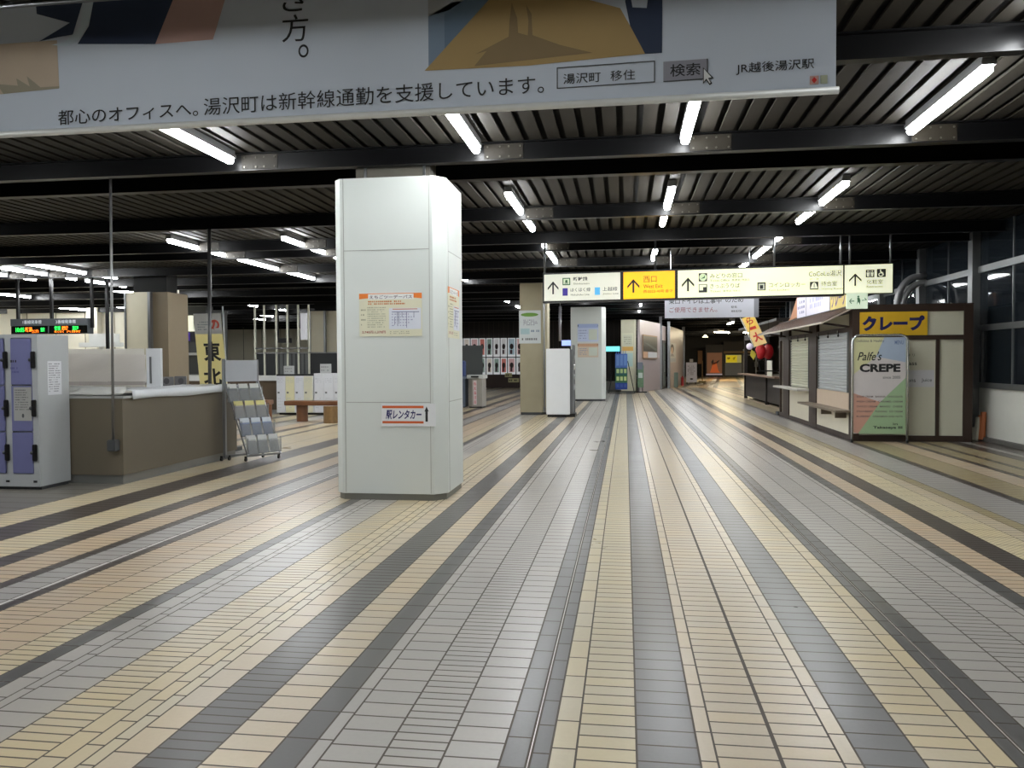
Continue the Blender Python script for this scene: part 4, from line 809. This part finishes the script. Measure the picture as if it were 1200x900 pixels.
# poster on tan pillar
A = Art((-2.985, 22.445, 2.02)); A.slab(0, 0, .62, .93, M((206, 212, 212), .5), -.003, 0); GRN = M((104, 150, 60), .5)
A.disc(.3, .81, .25, .055, GRN).rect(.04, .26, .3, .42, M((168, 196, 200), .5)).dashes(.13, .5, .52, .68, 4, M((90, 80, 110), .5), .45, 4, .04).dashes(.34, .3, .58, .4, 1, M((110, 130, 150), .5), .6, 5, .05).dashes(.08, .08, .52, .16, 1, GREY_INK, .7, 6, .05)
tag(A.build('poster'), 'white poster with a green ellipse on the tan concrete pillar', 'poster')

# white cabinet (back of a vending or display unit)
t = thing('display_cabinet', 'tall plain white panel cabinet in the middle of the concourse', 'cabinet', (-1.8, 21.5, 0))
MB().box(-2.13, -1.49, 21.5, 21.56, .07, 1.85, bev=.012).build('back_panel', M((244, 247, 248), .4, name='cool_white_panel', var=.02), t)
B(-2.11, -1.42, 21.56, 22.15, .1, 1.83).build('body', M((110, 112, 114), .4), t); B(-2.1, -1.35, 21.56, 22.2, .0, .09).build('base', BLACKM, t)
mm = MB(); mm.box(-1.43, -1.38, 21.6, 21.64, .1, 1.95).box(-1.43, -1.38, 22.1, 22.14, .1, 1.95); mm.build('side_rail', STEEL, t)
for z in (1.62, 1.35, 1.08, .8): MB().ball((-1.40, 21.85, z), .035, .2, .09).build('acrylic_pocket', M((200, 204, 206), .15), t, smooth=True)
mm = MB().cyl((-1.95, 21.55, .0), (-1.95, 21.55, .07), .03).cyl((-1.6, 21.55, .0), (-1.6, 21.55, .07), .03); mm.build('foot', BLACKM, t)

# notices on far white pillar
for z0, z1, c1, c2, lab in ((2.25, 2.92, (188, 200, 226), (160, 176, 214), 'pale blue notice on the far white pillar'), (1.66, 2.18, (206, 190, 170), (200, 160, 130), 'pale orange notice on the far white pillar')):
    A = Art((-1.80, 30.345, z0)); h = z1 - z0; A.slab(0, 0, .78, h, M(c1, .5), -.003, 0).rect(.0, h * .78, .78, h, M(c2, .5)).rect(.42, .06, .74, h * .7, M((200, 208, 196), .5)).dashes(.05, .08, .38, h * .7, 4, M((140, 150, 180), .5), .4, 3, .05).rect(0, h * .86, .04, h * .95, INK).rect(.73, h * .86, .78, h * .95, INK)
    tag(A.build('poster'), lab, 'notice')
# vertical lit tube and small screens behind
tag(MB().cyl((-2.35, 29, 2.25), (-2.35, 29, 3.5), .05, n=10).build('vertical_pipe', M((150, 150, 156), .3, .6), smooth=True), 'vertical pale pipe between the tan and white far pillars', 'pipe')
o = bpy.data.objects['vertical_pipe']
MB().cyl((-2.35, 29, 3.5), (-2.35, 29, 3.96), .012, n=6).build('hanger', STEEL, o, smooth=True)
t = thing('wall_screen', 'small bluish screen left of the far white pillar', 'screen', (-2.6, 36, 2)); B(-2.85, -2.4, 36, 36.06, 2.22, 2.46).build('display', M((150, 170, 240), .3, emit=1.2), t); B(-2.88, -2.37, 36.04, 36.1, 2.19, 2.49).build('housing', BLACKM, t); B(-2.66, -2.6, 36.1, 36.14, 0, 2.3).build('stand', BLACKM, t)
t = thing('wall_screen', 'turquoise lit screen on a black post right of the far white pillar', 'screen', (-.9, 42, 0)); B(-1.10, -.3, 42, 42.06, 2.02, 2.28).build('display', M((120, 220, 220), .3, emit=1.4), t); B(-1.13, -.27, 42.04, 42.12, 1.98, 2.32).build('housing', BLACKM, t); B(-.86, -.76, 42.1, 42.2, .4, 2.0).build('stand', BLACKM, t); B(-1.3, .2, 42.0, 42.6, 0, .45).build('base', M((150, 150, 144), .5), t)

# blue leaflet stand and A-board by cream pillar
t = thing('leaflet_stand', 'blue and green leaflet stand in front of the cream pillar', 'leaflet stand', (-.2, 37.9, 0))
for k, (z0, z1, c) in enumerate(((1.2, 1.85, (84, 120, 196)), (.85, 1.2, (40, 96, 96)), (.5, .85, (50, 110, 70)), (.2, .5, (30, 66, 150)))):
    m = MB().box(-.48, .08, 37.6 - .1 * k, 37.8 - .1 * k, z0, z1, M(c, .4, var=.2, scale=15)); 
    for i in range(3): m.box(-.42 + i * .17, -.3 + i * .17, 37.58 - .1 * k, 37.6 - .1 * k, z0 + .1, z1 - .06, M([(110, 150, 214), (190, 214, 150), (200, 220, 150), (60, 90, 170)][k], .4))
    m.build('tier', None, t)
m = MB(); m.tube([(-.5, 37.8, 1.5), (-.78, 37.2, .02), (-.2, 37.2, .02), (.4, 37.3, .02)], .02, n=6); m.tube([(.1, 37.8, 1.5), (.4, 37.3, .02), (.5, 37.9, .02)], .02, n=6); m.build('frame', BLACKM, t)
for i in range(5): MB().cyl((-.42 + i * .1, 37.7, 1.8), (-.44 + i * .11, 37.7, 1.98), .015, n=6).build('rolled_leaflet', M((70, 110, 190), .4), t)
t = thing('leaflet_stand', 'green and white leaflet stand on the right side of the cream pillar', 'leaflet stand', (.65, 38.9, 0))
MB().box(.56, .85, 38.6, 38.7, .25, 1.3, M((110, 140, 110), .5, var=.3, scale=10)).box(.56, .8, 38.58, 38.6, 1.1, 1.45, M((120, 126, 140), .5)).box(.6, .8, 38.57, 38.58, .7, .95, M((200, 214, 206), .5)).build('panel', None, t); B(.5, 1.0, 38.5, 38.8, 0, .05).build('base', BLACKM, t); B(.58, .62, 38.7, 38.74, .05, 1.4).build('leg', BLACKM, t); B(.78, .82, 38.7, 38.74, .05, 1.4).build('leg', BLACKM, t)
A = Art((-.16, 38.745, 1.15)); A.slab(0, 0, .52, 1.7, M((206, 206, 180), .5), -.003, 0).rect(0, .85, .52, 1.05, M((214, 170, 90), .5)).rect(.05, 1.1, .47, 1.62, M((196, 198, 176), .5)).up(); A.dashes(.08, 1.15, .45, 1.55, 4, M((150, 150, 130), .5), .4, 2, .06); A.rect(.03, .1, .5, .75, M((178, 204, 200), .5)); tag(A.build('poster'), 'tall pastel poster strip on the slim cream pillar', 'poster')
# picture & portrait
dr = Vector((1.17, 4.6, 0)).normalized()
A = Art(Vector((.72, 38.95, 1.62)) + dr * .35, dr); A.slab(0, 0, 3.3, 1.18, M((150, 124, 100), .5), -.0, .03).rect(.08, .36, 3.22, 1.12, M((48, 52, 52), .3)).rect(.08, .05, 1.0, .34, M((190, 150, 120), .5)).rect(1.1, .05, 3.2, .34, M((196, 200, 204), .5)).up().poly([(.3, .8), (3.0, .38), (3.2, .5), (1.2, .75)], M((110, 120, 116), .4)); tag(A.build('framed_picture', None), 'framed dark landscape picture on the pinkish passage wall', 'picture')
dr2 = Vector((1.33, 7.7, 0)).normalized()
A = Art(Vector((2.42, 45.3, 1.42)) + dr2 * .05, dr2); A.slab(0, 0, 2.9, 1.12, M((196, 196, 198), .5), 0, .03).disc(1.0, .78, .8, .26, M((50, 40, 38), .5)).up().disc(.9, .68, .5, .2, M((206, 176, 156), .5)).poly([(.1, .35), (.6, .5), (1.4, .5), (2.0, .35)], M((150, 150, 156), .5)).rect(.1, .05, 2.7, .25, M((180, 186, 196), .5)); tag(A.build('framed_picture'), 'portrait poster of a dark-haired person on the passage wall', 'poster')
tag(MB().cyl((3.42, 49.6, 0), (3.42, 49.6, .5), .09, n=12).cyl((3.42, 49.6, .5), (3.42, 49.6, .58), .04, n=8).build('fire_extinguisher', M((150, 40, 46), .4)), 'red fire extinguisher at the foot of the passage wall', 'fire extinguisher')
tag(MB().box(2.72, 2.95, 46.2, 46.4, 0, .85, bev=.02).build('umbrella_bin', M((130, 150, 140), .5)), 'grey-green bin at the foot of the passage wall', 'bin')
t = thing('notice_stand', 'white notice board stand in the passage', 'sign', (4.3, 52, 0))
A = Art((3.86, 52.6, .12)); A.slab(0, 0, .68, 1.28, M((206, 204, 214), .5, emit=.05), 0, .05).dashes(.1, .45, .58, 1.1, 6, M((120, 110, 130), .5), .45, 4, .08).disc(.34, .22, .1, .05, INK); A.build('board', None, t); MB().box(3.9, 3.94, 52.5, 52.9, 0, .14).box(4.45, 4.49, 52.5, 52.9, 0, .14).build('leg', DGREY, t); B(4.08, 4.3, 52.6, 52.65, 1.42, 1.62).build('top_card', M((180, 176, 172), .5), t)
t = thing('sign_post', 'wooden pedestal sign with round base in the passage', 'sign', (5.0, 56, 0))
MB().cyl((5.2, 56, 0), (5.2, 56, .14), .24, n=18).build('base', M((220, 200, 150), .5), t); B(5.17, 5.23, 55.98, 56.02, .14, 1.5).build('post', M((190, 150, 100), .5), t); B(4.9, 5.2, 55.95, 56, 1.3, 2.2).build('board', M((170, 120, 70), .5), t)
t = thing('pendant_lamp', 'small lit pendant lamp over the passage', 'lamp', (5.2, 54, 3.1)); MB().cyl((5.2, 54, 3.05), (5.2, 54, 3.22), .2, n=16, r1=.05).build('shade', M((230, 214, 170), .4, emit=4, name='warm_lamp_shade'), t); MB().cyl((5.2, 54, 3.22), (5.2, 54, 3.96), .012, n=6).build('cord', BLACKM, t)
# far passage: noren, yellow sign, shutters, lamps
t = thing('festival_curtain', 'brown curtain with orange figure hanging in a dark frame at the corridor end', 'curtain', (8, 76, 0))
A = Art((7.35, 76, .1)); A.slab(0, 0, 1.6, 2.3, M((40, 28, 24), .5), .0, .05).rect(.12, .22, 1.48, 2.15, M((134, 92, 66), .6, emit=.3)).up().poly([(.4, .3), (.7, 1.3), (.8, 1.1), (.95, 1.4), (1.15, .5), (1.3, .3)], M((196, 90, 40), .5, emit=.4)).poly([(.5, 1.3), (.7, 1.55), (.75, 1.2), (1.3, 1.5), (1.1, 1.2), (.6, 1.0)], M((50, 34, 30), .5)).rect(.05, .08, 1.5, .2, M((190, 176, 190), .5, emit=.3)); A.build('cloth', None, t); B(7.35, 8.95, 76.06, 76.2, 0, 3.0).build('frame', WDARK, t)  # curtain is no lamp; a glow in its colour lifts its brightness
t = thing('shop_front', 'closed shop with yellow sign and grey shutter at the corridor end', 'shop', (10, 78, 0))
B(9.2, 11.0, 78, 79, 0, 3.3).build('body', M((60, 54, 48), .5), t); B(9.35, 10.9, 77.95, 78, .1, 1.25).build('shutter', M((150, 154, 164), .4), t)
A = Art((9.4, 77.94, 1.3)); A.slab(0, 0, 1.45, .75, M((206, 196, 120), .5, emit=.3), 0, .04).rect(.05, .05, 1.05, .7, M((222, 196, 30), .5, emit=.5)).up().text('ゆ', .15, .3, .4, .55, INK, .03).text('ざ', .65, .3, .9, .55, INK, .03); A.build('sign_board', None, t)
B(9.2, 12.1, 77.6, 78, 2.2, 2.4).build('awning', M((170, 140, 96), .5), t)
t = thing('glass_doors', 'dark double glass doors at the corridor end', 'doors', (12.2, 79, 0)); B(11.2, 13.5, 79, 79.1, 0, 2.0).build('pane', M((20, 26, 24), .1), t); MB().box(11.15, 11.25, 78.95, 79.1, 0, 2.6).box(12.3, 12.4, 78.95, 79.1, 0, 2.1).box(11.2, 13.6, 78.95, 79.1, 2.0, 2.1).build('frame', STEEL, t); MB().box(12.2, 12.24, 78.9, 78.95, .9, 1.4).box(12.46, 12.5, 78.9, 78.95, .9, 1.4).build('handle', STEEL, t)
WT = M((255, 236, 200), .4, emit=140, name='warm_corridor_tube')
for i, (x, y, ang, lab) in enumerate(((7.1, 62, .5, 'left warm tube light over the corridor end'), (9.3, 64, .35, 'middle warm tube light over the corridor end'), (12.2, 66, .2, 'right warm tube light over the corridor end'), (5.9, 47, .0, 'warm tube light over the bend of the corridor'), (4.4, 30.5, .0, 'tube light behind the guide sign over the corridor'))):
    t = thing('ceiling_light', lab, 'ceiling light', (x, y, 3.7)); d = Vector((math.sin(ang), math.cos(ang) * 1.0, 0)); L_ = 2.4
    MB().obox(Vector((x, y, 3.62)) - d * L_ / 2, d * L_, (.22 if i < 3 else .09, 0, 0), (0, 0, .04)).build('tube', WT if i < 4 else TUBE, t); MB().obox(Vector((x - .03, y, 3.67)) - d * L_ / 2, d * L_, (.28 if i < 3 else .15, 0, 0), (0, 0, .29)).build('housing', HOUS, t)
# dark stall beyond the kiosk, lanterns, banner
t = thing('souvenir_stall', 'dark timber stall beyond the crepe kiosk', 'stall', (5.5, 28, 0))
MB().box(4.75, 6.4, 25, 33, .1, .95).box(4.7, 6.4, 25, 25.1, 0, 2.7).box(4.7, 4.8, 25, 33, 2.3, 2.5).box(4.7, 4.82, 28, 28.12, 0, 2.4).box(4.7, 4.82, 32.9, 33.0, 0, 2.4).build('body', WDARK, t); B(4.45, 4.8, 25, 33, .95, 1.0).build('counter', M((120, 96, 80), .4), t); B(4.5, 6.4, 25, 33.2, 2.7, 2.78).build('roof', WDARK, t)
A = Art((4.69, 27.6, 1.0), (0, -1, 0)); A.slab(0, 0, .9, .5, M((206, 206, 190), .5), 0, .02); A.build('paper_notice', None, t)
pp = MB(); pp.box(4.22, 4.34, 22.75, 22.9, .1, 2.05); tag(pp.build('steel_post', M((140, 150, 156), .35, .5)), 'pale grey steel post at the far corner of the crepe kiosk', 'post')
MB().box(4.12, 4.44, 22.7, 22.95, 0, .1).build('base', DGREY, bpy.data.objects['steel_post'])
for x, y, r, lab, c in ((4.14, 25.6, .16, 'left red paper lantern past the kiosk', (176, 30, 36)), (4.42, 25.9, .16, 'right red paper lantern past the kiosk', (160, 26, 32))):
    t = thing('paper_lantern', lab, 'lantern', (x, y, 1.8)); m = MB()
    for k in range(9): pass
    m.ball((x, y, 1.78), r, r, .24, n=18, m=14); m.build('shade', M(c, .5, emit=.08), t, smooth=True); MB().cyl((x, y, 2.02), (x, y, 2.06), .09, n=14).cyl((x, y, 1.5), (x, y, 1.54), .09, n=14).build('ring', BLACKM, t); MB().cyl((x, y, 2.06), (x, y, 2.75), .006, n=6).build('cord', BLACKM, t)
t = thing('slanted_flag', 'orange and yellow slanted flag with red characters in the passage', 'flag', (3.9, 26, 2))
A = Art((3.93, 25.4, 1.92), (.92, 0, .30), (-.42, 0, .92)); A.slab(0, 0, .40, .95, M((222, 190, 130), .6, emit=.3), -.004, 0).rect(.04, .5, .38, .95, M((226, 190, 90), .6, emit=.3)).up(); RR = M((206, 60, 50), .5, emit=.1)  # cloth and characters are given a glow of their own for brightness
A.text('ら', .1, .70, .30, .92, RR, .02).text('ー', .1, .52, .3, .62, RR, .03).text('大', .08, .12, .34, .42, RR, .05); A.build('cloth', None, t); MB().cyl((3.92, 25.42, 1.9), (3.50, 25.42, 2.82), .012, n=6).build('flag_pole', WHITEP, t); MB().cyl((4.1, 25.42, 1.2), (3.93, 25.42, 1.9), .012, n=6).build('support', BLACKM, t); B(4.0, 4.7, 25.38, 25.46, 1.16, 1.2).build('arm', BLACKM, t)
t = thing('hanging_ornament', 'white and yellow ornament under the slanted flag', 'ornament', (3.8, 25.0, 1.7)); MB().ball((3.72, 25.0, 1.93), .1, .1, .1).build('ball', M((214, 204, 226), .5, emit=.3), t, smooth=True); MB().prism([(3.78, 25.0, 1.84), (3.92, 25.0, 1.7), (3.84, 25.0, 1.52), (3.74, 25.0, 1.66)], (0, .04, 0)).build('leaf', M((196, 180, 60), .5), t); MB().cyl((3.72, 25.0, 2.03), (3.72, 25.0, 3.96), .006, n=6).build('cord', BLACKM, t)

# pipes rising by the window wall and curtain behind kiosk
t = thing('duct_pipes', 'two curved grey pipes by the windows behind the kiosk', 'pipes', (6.3, 19, 2.4))
for off in (0, .22):
    path = [(6.0 + off * .5, 18.9, 2.53)] + [(6.0 + off * .5 + .45 * (1 - math.cos(a)), 18.9 - .0, 2.75 + .6 * math.sin(a) - off * .6) for a in [pi / 2 * i / 8 for i in range(9)]] + [(6.6, 18.9, 3.36 - off * .6)]
    MB().tube(path, .07, n=14).build('pipe', M((150, 150, 150), .4, .5), t, smooth=True)
mm = MB()
for i in range(9): mm.box(5.3 + i * .12, 5.38 + i * .12, 22.9, 22.95, 2.3, 3.9)
tag(mm.build('slatted_blind', M((70, 72, 72), .4, .3)), 'dull ribbed metal blind above the back of the kiosk', 'blind')
t = thing('umbrella_bundle', 'bundle of orange and white items leaning in the corner by the window wall', 'bundle', (6.4, 15.9, 0))
MB().cyl((6.50, 15.75, .02), (6.56, 15.85, .52), .05, n=8).cyl((6.44, 15.72, .02), (6.50, 15.85, .46), .03, n=8).build('orange_roll', M((170, 96, 50), .6), t); MB().cyl((6.36, 15.68, .0), (6.46, 15.85, .42), .04, n=8).cyl((6.34, 15.7, .0), (6.38, 15.85, .22), .05, n=8).build('white_roll', M((176, 172, 156), .6), t)

# ------------------------------------------------------------------ light, world, camera
w = bpy.data.worlds.new('night'); SC.world = w; w.use_nodes = True
w.node_tree.nodes['Background'].inputs[0].default_value = (.5, .6, .8, 1); w.node_tree.nodes['Background'].inputs[1].default_value = .012
cam = bpy.data.cameras.new('camera'); co = bpy.data.objects.new('camera', cam); COL.objects.link(co); SC.camera = co
yaw, pitch, roll = .1414, -.02765, -.0054; F = 936.0
f = Vector((-math.sin(yaw) * math.cos(pitch), math.cos(yaw) * math.cos(pitch), math.sin(pitch))); r = Vector((math.cos(yaw), math.sin(yaw), 0)); u = r.cross(f)
r2 = r * math.cos(roll) + u * math.sin(roll); u2 = -r * math.sin(roll) + u * math.cos(roll)
mt = Matrix((r2, u2, -f)).transposed().to_4x4(); mt.translation = Vector((0, 0, 1.5)); co.matrix_world = mt
cam.sensor_width = 36; cam.lens = F / 1200 * 36; cam.clip_start = .05; cam.clip_end = 300
vs = SC.view_settings; vs.view_transform = 'Standard'; vs.look = 'None'; vs.gamma = 1; vs.use_curve_mapping = False; vs.exposure = 0.0
SC.cycles.use_denoising = True; SC.cycles.max_bounces = 8; SC.cycles.use_light_tree = True
